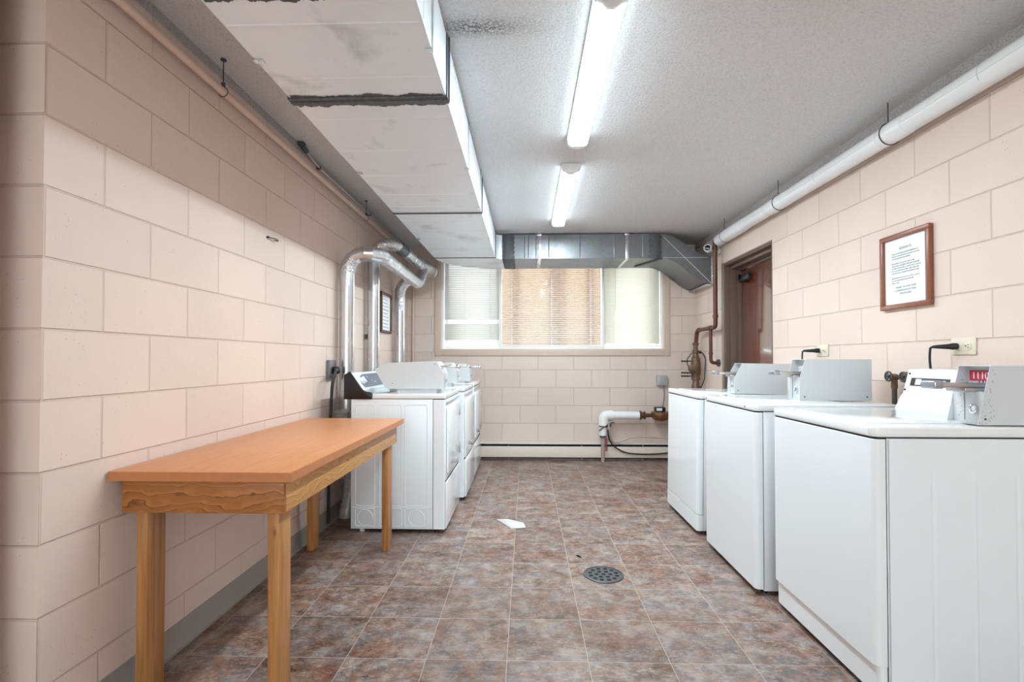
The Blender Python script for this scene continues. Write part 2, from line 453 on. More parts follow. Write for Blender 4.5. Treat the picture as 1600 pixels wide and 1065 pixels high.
# ------------------------------------------------------------------ helpers: geometry
class MB:
    def __init__(self):
        self.bm = bmesh.new()
    def _merge(self, b, mtx=None):
        me = bpy.data.meshes.new('tmp')
        if mtx is not None:
            b.transform(mtx)
        b.to_mesh(me); b.free()
        self.bm.from_mesh(me)
        bpy.data.meshes.remove(me)
        return self
    def box(self, x0, x1, y0, y1, z0, z1, bev=0.0, seg=2, mtx=None):
        b = bmesh.new()
        bmesh.ops.create_cube(b, size=1.0)
        b.transform(Matrix.Translation(((x0 + x1) / 2, (y0 + y1) / 2, (z0 + z1) / 2)) @ Matrix.Diagonal((abs(x1 - x0), abs(y1 - y0), abs(z1 - z0), 1)))
        if bev:
            bmesh.ops.bevel(b, geom=b.edges[:], offset=bev, segments=seg, affect='EDGES', profile=0.5)
        return self._merge(b, mtx)
    def tube(self, pts, r, seg=16, bend=0.0, bseg=7, caps=True, radii=None, flat=None):
        P = [Vector(p) for p in pts]
        if bend and len(P) > 2:
            Q = [P[0]]
            for i in range(1, len(P) - 1):
                a, b, c = P[i - 1], P[i], P[i + 1]
                d0 = (a - b); d1 = (c - b)
                k = min(bend, d0.length * 0.49, d1.length * 0.49)
                s = b + d0.normalized() * k; e = b + d1.normalized() * k
                for j in range(bseg + 1):
                    u = j / bseg
                    Q.append(s * (1 - u) ** 2 + b * 2 * u * (1 - u) + e * u * u)
            Q.append(P[-1]); P = Q
        n = len(P)
        R_ = radii if radii else [r] * n
        tang = []
        for i in range(n):
            a = P[max(i - 1, 0)]; c = P[min(i + 1, n - 1)]
            tang.append((c - a).normalized())
        up = Vector((0, 0, 1)) if abs(tang[0].z) < 0.9 else Vector((1, 0, 0))
        nrm = (up - tang[0] * up.dot(tang[0])).normalized()
        rings = []
        for i in range(n):
            if i:
                q = tang[i - 1].rotation_difference(tang[i])
                nrm = q @ nrm
                nrm = (nrm - tang[i] * nrm.dot(tang[i])).normalized()
            bi = tang[i].cross(nrm)
            ring = []
            for k in range(seg):
                a = 2 * PI * k / seg
                fx = flat if flat else 1.0
                ring.append(self.bm.verts.new(P[i] + (nrm * math.cos(a) * fx + bi * math.sin(a)) * R_[i]))
            rings.append(ring)
        for i in range(n - 1):
            for k in range(seg):
                self.bm.faces.new((rings[i][k], rings[i][(k + 1) % seg], rings[i + 1][(k + 1) % seg], rings[i + 1][k]))
        if caps:
            self.bm.faces.new(rings[0][::-1]); self.bm.faces.new(rings[-1])
        return self
    def cyl(self, p0, p1, r0, r1=None, seg=24):
        r1 = r0 if r1 is None else r1
        return self.tube([p0, p1], r0, seg, radii=[r0, r1])
    def lathe(self, p0, axis, prof, seg=28):
        """prof: list of (distance along axis, radius)"""
        ax = Vector(axis).normalized(); p0 = Vector(p0)
        up = Vector((0, 0, 1)) if abs(ax.z) < 0.9 else Vector((1, 0, 0))
        a = (up - ax * up.dot(ax)).normalized(); b = ax.cross(a)
        rings = []
        for d, r in prof:
            rings.append([self.bm.verts.new(p0 + ax * d + (a * math.cos(2 * PI * k / seg) + b * math.sin(2 * PI * k / seg)) * max(r, 1e-4)) for k in range(seg)])
        for i in range(len(rings) - 1):
            for k in range(seg):
                self.bm.faces.new((rings[i][k], rings[i][(k + 1) % seg], rings[i + 1][(k + 1) % seg], rings[i + 1][k]))
        self.bm.faces.new(rings[0][::-1]); self.bm.faces.new(rings[-1])
        return self
    def prism(self, poly, plane, a, b, bev=0.0, seg=2):
        """poly in 2d of plane 'xz' (extruded along y a..b), 'xy' (along z), 'yz' (along x)"""
        bm = bmesh.new()
        def P(p, d):
            if plane == 'xz': return (p[0], d, p[1])
            if plane == 'xy': return (p[0], p[1], d)
            return (d, p[0], p[1])
        v0 = [bm.verts.new(P(p, a)) for p in poly]
        v1 = [bm.verts.new(P(p, b)) for p in poly]
        n = len(poly)
        bm.faces.new(v0); bm.faces.new(v1[::-1])
        for i in range(n):
            bm.faces.new((v0[i], v0[(i + 1) % n], v1[(i + 1) % n], v1[i]))
        bmesh.ops.recalc_face_normals(bm, faces=bm.faces[:])
        if bev:
            bmesh.ops.bevel(bm, geom=bm.edges[:], offset=bev, segments=seg, affect='EDGES', profile=0.5)
        return self._merge(bm)
    def sphere(self, c, r, sc_=(1, 1, 1), seg=20):
        b = bmesh.new()
        bmesh.ops.create_uvsphere(b, u_segments=seg, v_segments=seg // 2, radius=r)
        return self._merge(b, Matrix.Translation(c) @ Matrix.Diagonal((*sc_, 1)))
    def grid(self, fn, nu, nv):
        vs_ = [[self.bm.verts.new(fn(i / nu, j / nv)) for j in range(nv + 1)] for i in range(nu + 1)]
        for i in range(nu):
            for j in range(nv):
                self.bm.faces.new((vs_[i][j], vs_[i + 1][j], vs_[i + 1][j + 1], vs_[i][j + 1]))
        return self
    def build(self, name, mat, parent=None, ang=35, origin=None, fixn=False, local=False):
        if fixn:
            bmesh.ops.recalc_face_normals(self.bm, faces=self.bm.faces[:])
        o = Vector((0, 0, 0))
        if parent is not None and not local:
            o = world_loc(parent)
        elif origin is not None:
            o = Vector(origin)
        if o.length:
            self.bm.transform(Matrix.Translation(-o))
        me = bpy.data.meshes.new(name)
        self.bm.to_mesh(me); self.bm.free()
        for p in me.polygons:
            p.use_smooth = True
        me.set_sharp_from_angle(angle=math.radians(ang))
        me.materials.append(mat)
        ob = bpy.data.objects.new(name, me)
        COL.objects.link(ob)
        if parent is not None:
            ob.parent = parent
        elif origin is not None:
            ob.location = o
        return ob

def world_loc(o):
    v = Vector(o.location)
    while o.parent is not None:
        o = o.parent
        v = v + Vector(o.location)
    return v
def thing(name, label, cat, loc, group=None):
    o = bpy.data.objects.new(name, None)
    o.empty_display_size = 0.1
    COL.objects.link(o)
    o.location = loc
    return tag(o, label, cat, group)
def tag(o, label, cat, group=None):
    o['label'] = label; o['category'] = cat
    if group: o['group'] = group
    return o
def lab(o, label):
    o['label'] = label
    return o
def struct(name, mb, mat, parent=None, **kw):
    o = mb.build(name, mat, parent, **kw)
    if parent is None:
        o['kind'] = 'structure'
    return o
def text_into(mb, s, size, mtx, align='LEFT', ext=0.0004):
    cu = bpy.data.curves.new('t', 'FONT')
    cu.body = s; cu.size = size; cu.align_x = align; cu.extrude = ext
    ob = bpy.data.objects.new('t', cu)
    COL.objects.link(ob)
    dg = bpy.context.evaluated_depsgraph_get()
    me = bpy.data.meshes.new_from_object(ob.evaluated_get(dg))
    me.transform(mtx)
    mb.bm.from_mesh(me)
    bpy.data.meshes.remove(me)
    bpy.data.objects.remove(ob)
    bpy.data.curves.remove(cu)

# ------------------------------------------------------------------ room shell
L, R_, B, CZ = -1.364, 1.909, 5.78, 2.428
FRONT = -2.6
struct('floor', MB().box(-3.4, 2.3, FRONT - .2, 6.1, -0.1, 0.0), M['floor'])
struct('ceiling', MB().box(-3.4, 2.3, FRONT - .2, 6.1, CZ, CZ + 0.1), M['ceiling'])
wl = MB().prism([(L, 1.388), (L, 5.98), (L - 0.2, 5.98), (L - 0.2, 1.588), (-3.3, 1.588), (-3.3, 1.388)], 'xy', 0, CZ)
struct('wall_left', wl, M['wall_left'])
struct('wall_rear', MB().box(-3.3, 2.1, FRONT - 0.2, FRONT, 0, CZ), M['wall_back'])
struct('wall_shade', MB().box(-3.3, -1.402, FRONT, 1.295, 0, CZ), M['wall_left'])  # unseen wall added to shade the end face of the left wall
# right wall with the door opening
DY0, DY1, DZ = 3.985, 4.945, 2.048
wr = MB()
wr.box(R_, R_ + 0.2, FRONT, DY0, 0, CZ)
wr.box(R_, R_ + 0.2, DY1, 5.98, 0, CZ)
wr.box(R_, R_ + 0.2, DY0, DY1, DZ, CZ)
struct('wall_right', wr, M['wall_right'])
# back wall with the window opening
WX0, WX1, WZ0, WZ1 = -0.975, 1.552, 1.243, 2.33
wb = MB()
wb.box(L, WX0, B, B + 0.2, 0, CZ); wb.box(WX1, R_, B, B + 0.2, 0, CZ)
wb.box(WX0, WX1, B, B + 0.2, 0, WZ0); wb.box(WX0, WX1, B, B + 0.2, WZ1, CZ)
struct('wall_back', wb, M['wall_back'])

# grey vinyl cove base along the left wall
cove = MB()
cp = [(L, 0), (L + 0.022, 0), (L + 0.012, 0.004), (L + 0.006, 0.014), (L + 0.004, 0.1), (L, 0.102)]
cove.prism(cp, 'xz', 1.384, 5.7)
struct('baseboard_left', cove, M['cove'])

# ---- window trim, frame, panes
tr = MB()
t0, t1, tz0 = -1.048, 1.618, 1.172
for a in ((t0, WX0, tz0, CZ - .02), (WX1, t1, tz0, CZ - .02)):
    tr.box(a[0], a[1], B - 0.014, B, a[2], a[3], 0.002)
tr.box(WX0, WX1, B - 0.014, B, tz0, WZ0, 0.002)
tr.box(WX0, WX1, B - 0.014, B, WZ1, CZ - .02, 0.002)
struct('trim_1', tr, M['pink_trim'])
win = MB()
FY0, FY1 = 5.815, 5.905
win.box(WX0, WX0 + 0.022, FY0, FY1, WZ0, WZ1, 0.002)
win.box(WX1 - 0.022, WX1, FY0, FY1, WZ0, WZ1, 0.002)
win.box(WX0 + .022, WX1 - .022, FY0, FY1, WZ0, WZ0 + 0.012, 0.001)
win.box(WX0 + .022, WX1 - .022, FY0, FY1, WZ1 - 0.02, WZ1, 0.002)
for mx in (-0.298, 0.876):
    win.box(mx - 0.013, mx + 0.013, FY0, FY1, WZ0 + .012, WZ1 - .02, 0.002)
win.box(-0.285, 0.863, FY0 + .004, FY1, WZ0 + .012, WZ0 + 0.038, 0.002)
w1 = struct('window_1', win, M['white_vinyl'])
for nm, a, b in (('pane', -0.953, -0.311), ('pane', -0.285, 0.863), ('pane', 0.889, 1.53)):
    MB().box(a, b, 5.934, 5.938, WZ0 + 0.01, WZ1 - 0.02).build(nm, M['glass'], w1)
sash = MB()
for a, b in ((-0.953, -0.311), (0.889, 1.53)):
    for q in ((a, a + 0.04, WZ0 + .012, WZ1 - .02), (b - 0.04, b, WZ0 + .012, WZ1 - .02), (a + .04, b - .04, WZ0 + 0.012, WZ0 + 0.035), (a + .04, b - .04, WZ1 - 0.06, WZ1 - 0.02)):
        sash.box(q[0], q[1], 5.915, 5.933, q[2], q[3], 0.003)
sash.build('sash', M['white_vinyl'], w1)
sill = MB().box(WX0, WX1, 5.782, FY0, WZ0, WZ0 + 0.005)
sill.build('window_sill', M['pink_trim'], w1)

# ---- what stands outside the window
struct('outside_ground', MB().box(-14, 16, 5.99, 30, 0.9, 1.0), M['snow'])
nb = thing('outside_building', 'tan boarded building outside, seen through the middle blind', 'building', (0.4, 9.5, 1.0))
MB().box(-0.47, 1.42, 9.5, 12, 1.0, 5.5).build('wall', M['stucco'], nb)
pb = MB()
for x in (-0.25, 0.45, 0.62, 1.15):
    pb.box(x, x + 0.09, 9.44, 9.5, 1.0, 5.5)
pb.build('boards', M['stucco_dark'], nb)

# ---- blinds
def slats(x0, x1, y, ztop, zbot, tilt, pitch=0.0215, w=0.025, skip=(), skew=0.0, mat=None, parent=None):
    mb = MB()
    n = int((ztop - zbot) / pitch)
    for i in range(n + 1):
        z = ztop - i * pitch
        if any(a < z < b for a, b in skip):
            continue
        cs, sn_ = math.cos(tilt), math.sin(tilt)
        rows = []
        for k in range(5):
            s = (k / 4 - 0.5) * w
            crown = 0.0018 * (1 - (2 * k / 4 - 1) ** 2)
            rows.append((y + s * cs - crown * sn_, z + s * sn_ + crown * cs))
        for k in range(4):
            (ya, za), (yb, zb) = rows[k], rows[k + 1]
            v = [mb.bm.verts.new(p) for p in ((x0, ya, za), (x1, ya, za + skew), (x1, yb, zb + skew), (x0, yb, zb))]
            mb.bm.faces.new(v)
    ob = mb.build('slats', mat, parent)
    so = ob.modifiers.new('thickness', 'SOLIDIFY'); so.thickness = 0.0005
    return ob
def blind(label, x0, x1, y, zt, zb, tilt, mat, ladders, rail_tilt=0.0, skip=(), wand=None):
    t = thing('window_blind', label, 'blind', ((x0 + x1) / 2, y, zb), 'mini blinds in the basement window')
    slats(x0, x1, y, zt - 0.04, zb + 0.03, tilt, mat=mat, parent=t, skip=skip)
    MB().box(x0, x1, y - 0.014, y + 0.014, zt - 0.028, zt, 0.002).build('headrail', M['white_vinyl'], t)
    cb = MB()
    for lx in ladders:
        for dy in (-0.0135, 0.0135):
            cb.box(lx - 0.0012, lx + 0.0012, y + dy - 0.0006, y + dy + 0.0006, zb + 0.01, zt - 0.02)
        cb.box(lx + .006, lx + 0.0075, y - 0.0145, y - 0.0135, zb + 0.01, zt - 0.02)
    cb.build('ladder_cords', M['white_vinyl'], t)
    rr = MB()
    Mx = Matrix.Translation(((x0 + x1) / 2, y, zb + 0.008)) @ Matrix.Rotation(rail_tilt, 4, 'Y')
    rr.box(-(x1 - x0) / 2, (x1 - x0) / 2, -0.012, 0.012, -0.007, 0.007, 0.002, mtx=Mx)
    rr.build('bottom_rail', M['white_vinyl'], t)
    if wand:
        MB().cyl((wand, y - 0.02, zt - 0.03), (wand, y - 0.02, zt - 0.62), 0.0035, seg=8).build('wand', M['white_vinyl'], t)
    return t
BY = 5.862
blind('pale grey mini blind behind the left window panel, with two open gaps near its bottom', -0.948, -0.316, BY, 2.305, 1.262, math.radians(62), M['slat_grey'], (-0.72, -0.42), skip=((1.545, 1.588), (1.285, 1.36)), wand=None)
blind('open-slat white mini blind in the wide middle window panel showing tan outside', -0.28, 0.858, BY, 2.305, 1.285, math.radians(24), M['slat_white'], (-0.17, 0.29, 0.74))
blind('closed ivory mini blind with a crooked bottom rail in the right window panel', 0.894, 1.525, BY, 2.305, 1.27, math.radians(68), M['slat_ivory'], (1.0, 1.42), rail_tilt=-0.02, wand=1.02)

# ---- door in the right wall
fr = MB()
def jamb(mb, y0, y1, z0, z1):
    pass
# recessed steel frame (far jamb, head, near jamb)
for (ya, yb) in ((DY1 - 0.02, DY1), (DY0, DY0 + 0.02)):
    fr.box(R_ + 0.0, R_ + 0.198, ya, yb, 0, DZ, 0.001)
fr.box(R_ + 0.0, R_ + 0.198, DY0 + .02, DY1 - .02, DZ - 0.02, DZ, 0.001)
for (ya, yb) in ((DY1 - 0.05, DY1 - 0.02), (DY0 + 0.02, DY0 + 0.05)):
    fr.box(R_ + 0.045, R_ + 0.198, ya, yb, 0, DZ - 0.02, 0.003)
fr.box(R_ + 0.045, R_ + 0.198, DY0 + .05, DY1 - .05, DZ - 0.055, DZ - .02, 0.003)
for (ya, yb) in ((DY1 - 0.068, DY1 - 0.05), (DY0 + 0.05, DY0 + 0.068)):
    fr.box(R_ + 0.11, R_ + 0.198, ya, yb, 0, DZ - 0.055, 0.002)
fr.box(R_ + 0.11, R_ + 0.198, DY0 + .068, DY1 - .068, DZ - 0.075, DZ - .055, 0.002)
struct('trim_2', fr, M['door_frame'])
tf = MB()
tf.box(R_ - 0.012, R_, DY1, DY1 + 0.04, 0, DZ + 0.012, 0.003)
tf.box(R_ - 0.006, R_, DY0 + 0.0, DY1, DZ, DZ + 0.012, 0.002)
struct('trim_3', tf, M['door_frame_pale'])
dr = struct('door_1', MB().box(R_ + 0.135, R_ + 0.175, DY0 + 0.07, DY1 - 0.07, 0.008, DZ - 0.077, 0.002), M['door'])
hd = MB()
hd.lathe((R_ + 0.135, DY0 + 0.15, 1.0), (-1, 0, 0), [(0, 0.032), (0.006, 0.032), (0.01, 0.014), (0.035, 0.013), (0.045, 0.024), (0.062, 0.026), (0.07, 0.018)])
hd.build('door_handle', M['steel'], dr)
dc = MB()
dc.box(R_ + 0.09, R_ + 0.135, DY1 - 0.30, DY1 - 0.09, DZ - 0.19, DZ - 0.13, 0.012, 3)
dc.cyl((R_ + 0.09, DY1 - 0.14, DZ - 0.145), (R_ + 0.07, DY1 - 0.14, DZ - 0.145), 0.024)
dc.build('door_closer', M['black_plastic'], dr)

# ------------------------------------------------------------------ ceiling lights
def ceiling_light(label, x, y0, y1, mat):
    t = thing('ceiling_light', label, 'ceiling light', (x, (y0 + y1) / 2, CZ), 'white wraparound ceiling lights')
    h = MB()
    h.box(x - 0.062, x + 0.062, y0 + 0.01, y1 - 0.01, CZ - 0.012, CZ - 0.0005, 0.002)
    h.build('housing', M['white_plastic'], t)
    ya, yb = y0 + 0.05, y1 - 0.05
    MB().prism([(x - 0.050, CZ - 0.054), (x + 0.050, CZ - 0.054), (x + 0.044, CZ - 0.0585), (x + 0.02, CZ - 0.061), (x - 0.02, CZ - 0.061), (x - 0.044, CZ - 0.0585)], 'xz', ya, yb).build('diffuser', mat, t)
    sd = MB()
    for sg in (-1, 1):
        sd.prism([(x + sg * 0.060, CZ - 0.0125), (x + sg * 0.056, CZ - 0.040), (x + sg * 0.0505, CZ - 0.054), (x + sg * 0.047, CZ - 0.0535), (x + sg * 0.052, CZ - 0.038), (x + sg * 0.056, CZ - 0.0125)], 'xz', ya, yb)
    sd.build('side_lens', M['lamp_side'], t, fixn=True)
    for s, (a, b) in enumerate(((y0, y0 + 0.052), (y1 - 0.052, y1))):
        capp = []
        for k in range(13):
            an = PI * k / 12
            capp.append((x + 0.064 * math.cos(an), CZ - 0.002 - 0.062 * math.sin(an) ** 0.7))
        MB().prism(capp, 'xz', a, b, 0.004, 2).build('end_cap', M['white_plastic'], t)
    return t
ceiling_light('lit white strip light on the ceiling nearest the camera, above the drain', 0.300, 1.735, 2.985, M['lamp'])
ceiling_light('lit white strip light on the ceiling further off, nearer the window', 0.298, 3.34, 4.76, M['lamp'])

# ------------------------------------------------------------------ main duct
MX0, MX1, MZ0, MZ1 = -0.938, -0.315, 2.163, 2.410
duct = thing('air_duct', 'big rectangular galvanized duct running the length of the ceiling on the left', 'duct', (-0.62, 1.8, MZ0))
def duct_section(y0, y1, creases):
    mb = MB().box(MX0, MX1, y0, y1, MZ0, MZ1, 0.003)
    for c in creases:
        mb.prism([(c - 0.006, MZ0 + .001), (c, MZ0 - 0.0025), (c + 0.006, MZ0 + .001)], 'yz', MX0 + 0.01, MX1 - 0.01)
        mb.prism([(MX1 - .001, c - 0.006), (MX1 + 0.0025, c), (MX1 - .001, c + 0.006)], 'xy', MZ0 + 0.01, MZ1 - 0.01)
    return mb.build('duct_section', M['galv'], duct, ang=20)
duct_section(-1.9, 0.1, (-1.5, -1.0, -0.5))
duct_section(0.1, 1.99, (0.5, 0.9, 1.22, 1.53, 1.83))
duct_section(1.99, 3.55, (2.15, 2.48, 2.82, 3.15, 3.4))
duct_section(3.55, 5.125, (3.75, 4.05, 4.37, 4.7, 4.95))
def flange(y, w, mat, d=0.006, nm='joint_flange'):
    mb = MB()
    mb.box(MX0 - d, MX1 + d, y - w / 2, y + w / 2, MZ0 - d, MZ0 + 0.001, 0.001)
    mb.box(MX1 - 0.001, MX1 + d, y - w / 2, y + w / 2, MZ0, MZ1, 0.001)
    mb.box(MX0 - d, MX0 + 0.001, y - w / 2, y + w / 2, MZ0, MZ1, 0.001)
    mb.box(MX0 - d * .5, MX1 + 2 * d, y - 0.004, y + 0.004, MZ0 - 2 * d, MZ0, 0.001)
    mb.box(MX1, MX1 + 2 * d, y - 0.004, y + 0.004, MZ0, MZ1, 0.001)
    return mb.build(nm, mat, duct)
flange(1.99, 0.055, M['dark_seam'])
flange(3.55, 0.02, M['dark_seam'], 0.004)
flange(5.125, 0.016, M['dark_seam'], 0.003)
# ragged sealant smears at the joints
for (yc, w) in ((1.99, 0.085), (1.40, 0.05)):
    mb = MB()
    N = 160
    r_ = random.Random(int(yc * 100))
    jit = {}
    for sg in (-1, 1):
        v0 = 0.0; jit[sg] = []
        for i in range(N + 1):
            v0 = v0 * 0.86 + r_.uniform(-1, 1) * 0.0045
            jit[sg].append(v0)
    def edge(u, s, yc=yc, w=w):
        return yc + s * w / 2 + jit[s][min(N, int(u * N + 0.5))]
    mb.grid(lambda u, v: (MX0 + 0.01 + u * (MX1 - MX0 - 0.02), edge(u, -1) * (1 - v) + edge(u, 1) * v, MZ0 - 0.0015), N, 2)
    mb.build('sealant', M['mastic'] if yc < 1.9 else M['dark_seam'], duct)
# hanger straps on the aisle side and their brackets below the wall side
for y in (0.4, 1.67, 2.73, 3.45, 4.3):
    mb = MB()
    mb.box(MX1 + 0.0005, MX1 + 0.003, y - 0.011, y + 0.011, MZ0 - 0.003, MZ1)
    mb.box(MX1 + 0.003, MX1 + 0.006, y - 0.02, y + 0.02, MZ1 - 0.01, CZ - 0.0005)
    mb.box(MX1 - 0.02, MX1 + 0.003, y - 0.011, y + 0.011, MZ0 - 0.004, MZ0 - 0.0005)
    mb.build('hanger_strap', M['galv_pipe'], duct)
for y in (1.715, 2.77, 4.3):
    mb = MB()
    mb.box(MX0 - 0.004, MX0 + 0.03, y - 0.012, y + 0.012, MZ0 - 0.004, MZ0 - 0.0005)
    mb.box(MX0 - 0.003, MX0 - 0.0005, y - 0.012, y + 0.012, MZ0 - 0.003, MZ1)
    mb.cyl((MX0 + 0.016, y, MZ0 - 0.004), (MX0 + 0.016, y, MZ0 - 0.008), 0.005, seg=8)
    mb.build('bracket', M['galv_pipe'], duct)
# elbow that turns the duct to run along the back wall
CY0, CY1 = 5.205, 5.762
heel = []
for k in range(15):
    a = PI + (-PI / 2) * k / 14
    heel.append((-0.30 + 0.638 * math.cos(a), 5.125 + 0.637 * math.sin(a)))
poly = heel + [(-0.25, CY1), (-0.25, CY0)]
for k in range(1, 9):
    a = PI / 2 + (PI / 2) * k / 8
    poly.append((-0.25 + 0.065 * math.cos(a), 5.14 + 0.065 * math.sin(a)))
poly.append((MX1, 5.125)); 
MB().prism(poly, 'xy', MZ0, MZ1).build('elbow', M['galv'], duct, ang=30)

# ------------------------------------------------------------------ cross duct
cd = thing('cross_duct', 'galvanized duct crossing above the window and dropping into the right wall', 'duct', (0.6, 5.48, MZ0))
mb = MB().box(-0.249, 1.39, CY0, CY1, MZ0, 2.415, 0.003)
for x in (-0.02, 0.02, 0.10, 0.23, 0.55, 0.90, 1.19):
    mb.prism([(x - 0.006, CY0 + .001), (x, CY0 - 0.0025), (x + 0.006, CY0 + .001)], 'xy', MZ0 + 0.01, 2.405)
    mb.prism([(x - 0.006, MZ0 + .001), (x, MZ0 - 0.002), (x + 0.006, MZ0 + .001)], 'xz', CY0 + 0.01, CY1 - 0.01)
mb.build('duct_body', M['galv_cross'], cd, ang=20)
def ragged(x0, x1, bottom=True):
    mb = MB()
    N = 40
    def xe(u, s, x): return x + s * (0.004 * math.sin(u * 31 + x * 9) + 0.004 * math.sin(u * 77 + s))
    mb.grid(lambda u, v: (xe(u, -1, x0) * (1 - v) + xe(u, 1, x1) * v, CY0 - 0.003, MZ0 - .003 + u * (2.412 - MZ0)), N, 2)
    if bottom:
        mb.grid(lambda u, v: (xe(u, -1, x0) * (1 - v) + xe(u, 1, x1) * v, CY0 - 0.003 + u * (CY1 - CY0), MZ0 - 0.003), N, 2)
    ob = mb.build('sealant_band', M['mastic'], cd)
    so = ob.modifiers.new('thickness', 'SOLIDIFY'); so.thickness = 0.002; so.offset = 0
ragged(-0.245, -0.125)
ragged(1.255, 1.375, False)
for x in (0.135, 1.03):
    mb = MB()
    mb.box(x - 0.017, x + 0.017, CY0 - 0.006, CY0 - 0.0035, MZ0 - 0.004, 2.41, 0.0008)
    mb.box(x - 0.017, x + 0.017, CY0 - 0.0035, CY1, MZ0 - 0.0065, MZ0 - 0.004, 0.0008)
    mb.box(x - 0.024, x + 0.024, CY0 - 0.008, CY0 - 0.003, 2.40, CZ - 0.0005, 0.0008)
    mb.build('hanger_strap', M['galv_pipe'], cd)
mb = MB()   # loose flange strip under the start of the offset
mb.prism([(1.19, CY1 - 0.14), (1.23, CY1 - 0.14), (1.39, CY0 + 0.01), (1.35, CY0 + 0.01)], 'xy', MZ0 - 0.012, MZ0 - 0.002)
mb.build('flange_strip', M['dark_seam'], cd)
# S-shaped offset fitting going down into the right wall
def S(u):
    return 3 * u * u - 2 * u * u * u
NX = 22
top = []; bot = []
for k in range(NX + 1):
    u = k / NX
    x = 1.39 + u * (R_ - 0.001 - 1.39)
    top.append((x, 2.413 + (2.185 - 2.413) * S(min(1, u * 1.08))))
    bot.append((x, MZ0 + (1.898 - MZ0) * S(min(1, u * 1.06))))
MB().prism(top + bot[::-1], 'xz', CY0, CY1).build('offset_fitting', M['galv_cross'], cd, ang=30)
mb = MB()
mb.tube([(1.40, CY0 - 0.0005, 2.38), (R_ - 0.03, CY0 - 0.0005, 1.905)], 0.0022, 6)
mb.tube([(1.40, CY0 - 0.0005, MZ0 + 0.004), (R_ - 0.06, CY0 - 0.0005, MZ0 + 0.004)], 0.0018, 6)
mb.build('crease_lines', M['galv'], cd)
mb = MB()
mb.box(R_ - 0.03, R_ - 0.001, CY0 - 0.004, CY0, 1.89, 2.19, 0.001)
mb.box(R_ - 0.08, R_ - 0.001, CY0 - 0.004, CY1, 1.886, 1.897, 0.001)
mb.build('foil_collar', M['foil'], cd)

# ------------------------------------------------------------------ pipes along the walls
lp = thing('wall_pipe', 'thin pink painted pipe hung high along the left wall', 'pipe', (-1.31, 3, 2.285))
mb = MB().tube([(-1.31, -2.5, 2.285), (-1.31, 5.7, 2.285)], 0.0165, 16)
mb.build('pipe', M['pink_pipe'], lp)
for y in (1.0, 2.14, 3.9):
    MB().tube([(-1.31, y - 0.008, 2.285), (-1.31, y + 0.008, 2.285)], 0.0185, 16).build('coupling', M['pink_pipe'], lp)
for y in (0.6, 2.14, 4.1):
    mb = MB().cyl((-1.31, y, 2.302), (-1.31, y, CZ - 0.0005), 0.0025, seg=8)
    mb.tube([(-1.31 + 0.021 * math.cos(a * PI / 8), y, 2.285 + 0.021 * math.sin(a * PI / 8)) for a in range(17)], 0.002, 6)
    mb.box(-1.317, -1.303, y - 0.006, y + 0.006, 2.305, 2.325, 0.001)
    mb.cyl((-1.31, y, CZ - 0.006), (-1.31, y, CZ - 0.0005), 0.012, seg=12)
    mb.build('pipe_hanger', M['iron'], lp)

ec = thing('conduit', 'thin steel conduit with a fitting in the corner of ceiling and left wall', 'conduit', (-1.345, 3.0, 2.38))
mb = MB().tube([(-1.345, 3.04, 2.405), (-1.345, 3.12, 2.385), (-1.345, 3.26, 2.372), (-1.345, 5.6, 2.372)], 0.0075, 10, 0.03)
mb.build('tube', M['steel'], ec)
mb = MB().tube([(-1.345, 2.99, 2.422), (-1.345, 3.0, 2.41), (-1.345, 3.05, 2.402)], 0.015, 12, 0.01)
mb.box(-1.362, -1.325, 2.96, 3.0, 2.405, CZ - .0005, 0.003)
mb.build('fitting', M['iron'], ec)
for y in (3.24, 4.3):
    MB().box(-1.362, -1.333, y - 0.006, y + 0.006, 2.362, 2.382, 0.001).build('clip', M['iron'], ec)

rp = thing('insulated_pipe', 'fat white jacketed pipe hung along the top of the right wall', 'pipe', (1.84, 3, 2.27))
PX, PZ = 1.838, 2.268
MB().tube([(PX, -2.5, PZ), (PX, 4.55, PZ)], 0.050, 28).build('jacket', M['white_pvc'], rp)
mb = MB().tube([(PX, 2.47, PZ), (PX, 2.5, PZ), (PX, 2.62, PZ), (PX, 2.65, PZ)], 0.052, 28, radii=[0.051, 0.0535, 0.0535, 0.051])
mb.build('wrinkled_wrap', M['white_wrap'], rp)
mb = MB().tube([(PX, 3.62, PZ), (PX, 3.66, PZ), (PX, 3.86, PZ), (PX, 3.9, PZ)], 0.052, 28, radii=[0.051, 0.053, 0.053, 0.051])
mb.build('wrinkled_wrap', M['white_wrap'], rp)
mb = MB().tube([(PX, 4.3, PZ), (PX, 4.33, PZ), (PX, 4.72, PZ), (PX, 4.88, PZ)], 0.055, 28, radii=[0.051, 0.056, 0.056, 0.052])
mb.build('wrinkled_wrap', M['white_wrap'], rp)
mb = MB()
for y in (1.55, 2.05, 3.2):
    mb.tube([(PX + 0.0508 * math.cos(a), y, PZ + 0.0508 * math.sin(a)) for a in [PI * (0.55 + 0.05 * k) for k in range(14)]], 0.0007, 6)
mb.tube([(PX - 0.0495, -2.4, PZ - 0.008), (PX - 0.0495, 4.2, PZ - 0.008)], 0.0007, 6)
mb.build('jacket_seam', M['grey_box'], rp)
for y in (0.9, 2.6, 3.72, 4.72):
    mb = MB().cyl((PX - 0.01, y, PZ + 0.052), (PX - 0.01, y, CZ - 0.0005), 0.003, seg=8)
    mb.tube([(PX + 0.0565 * math.cos(a * PI / 12), y, PZ + 0.0565 * math.sin(a * PI / 12)) for a in range(25)], 0.0025, 6)
    mb.build('pipe_hanger', M['iron'], rp)

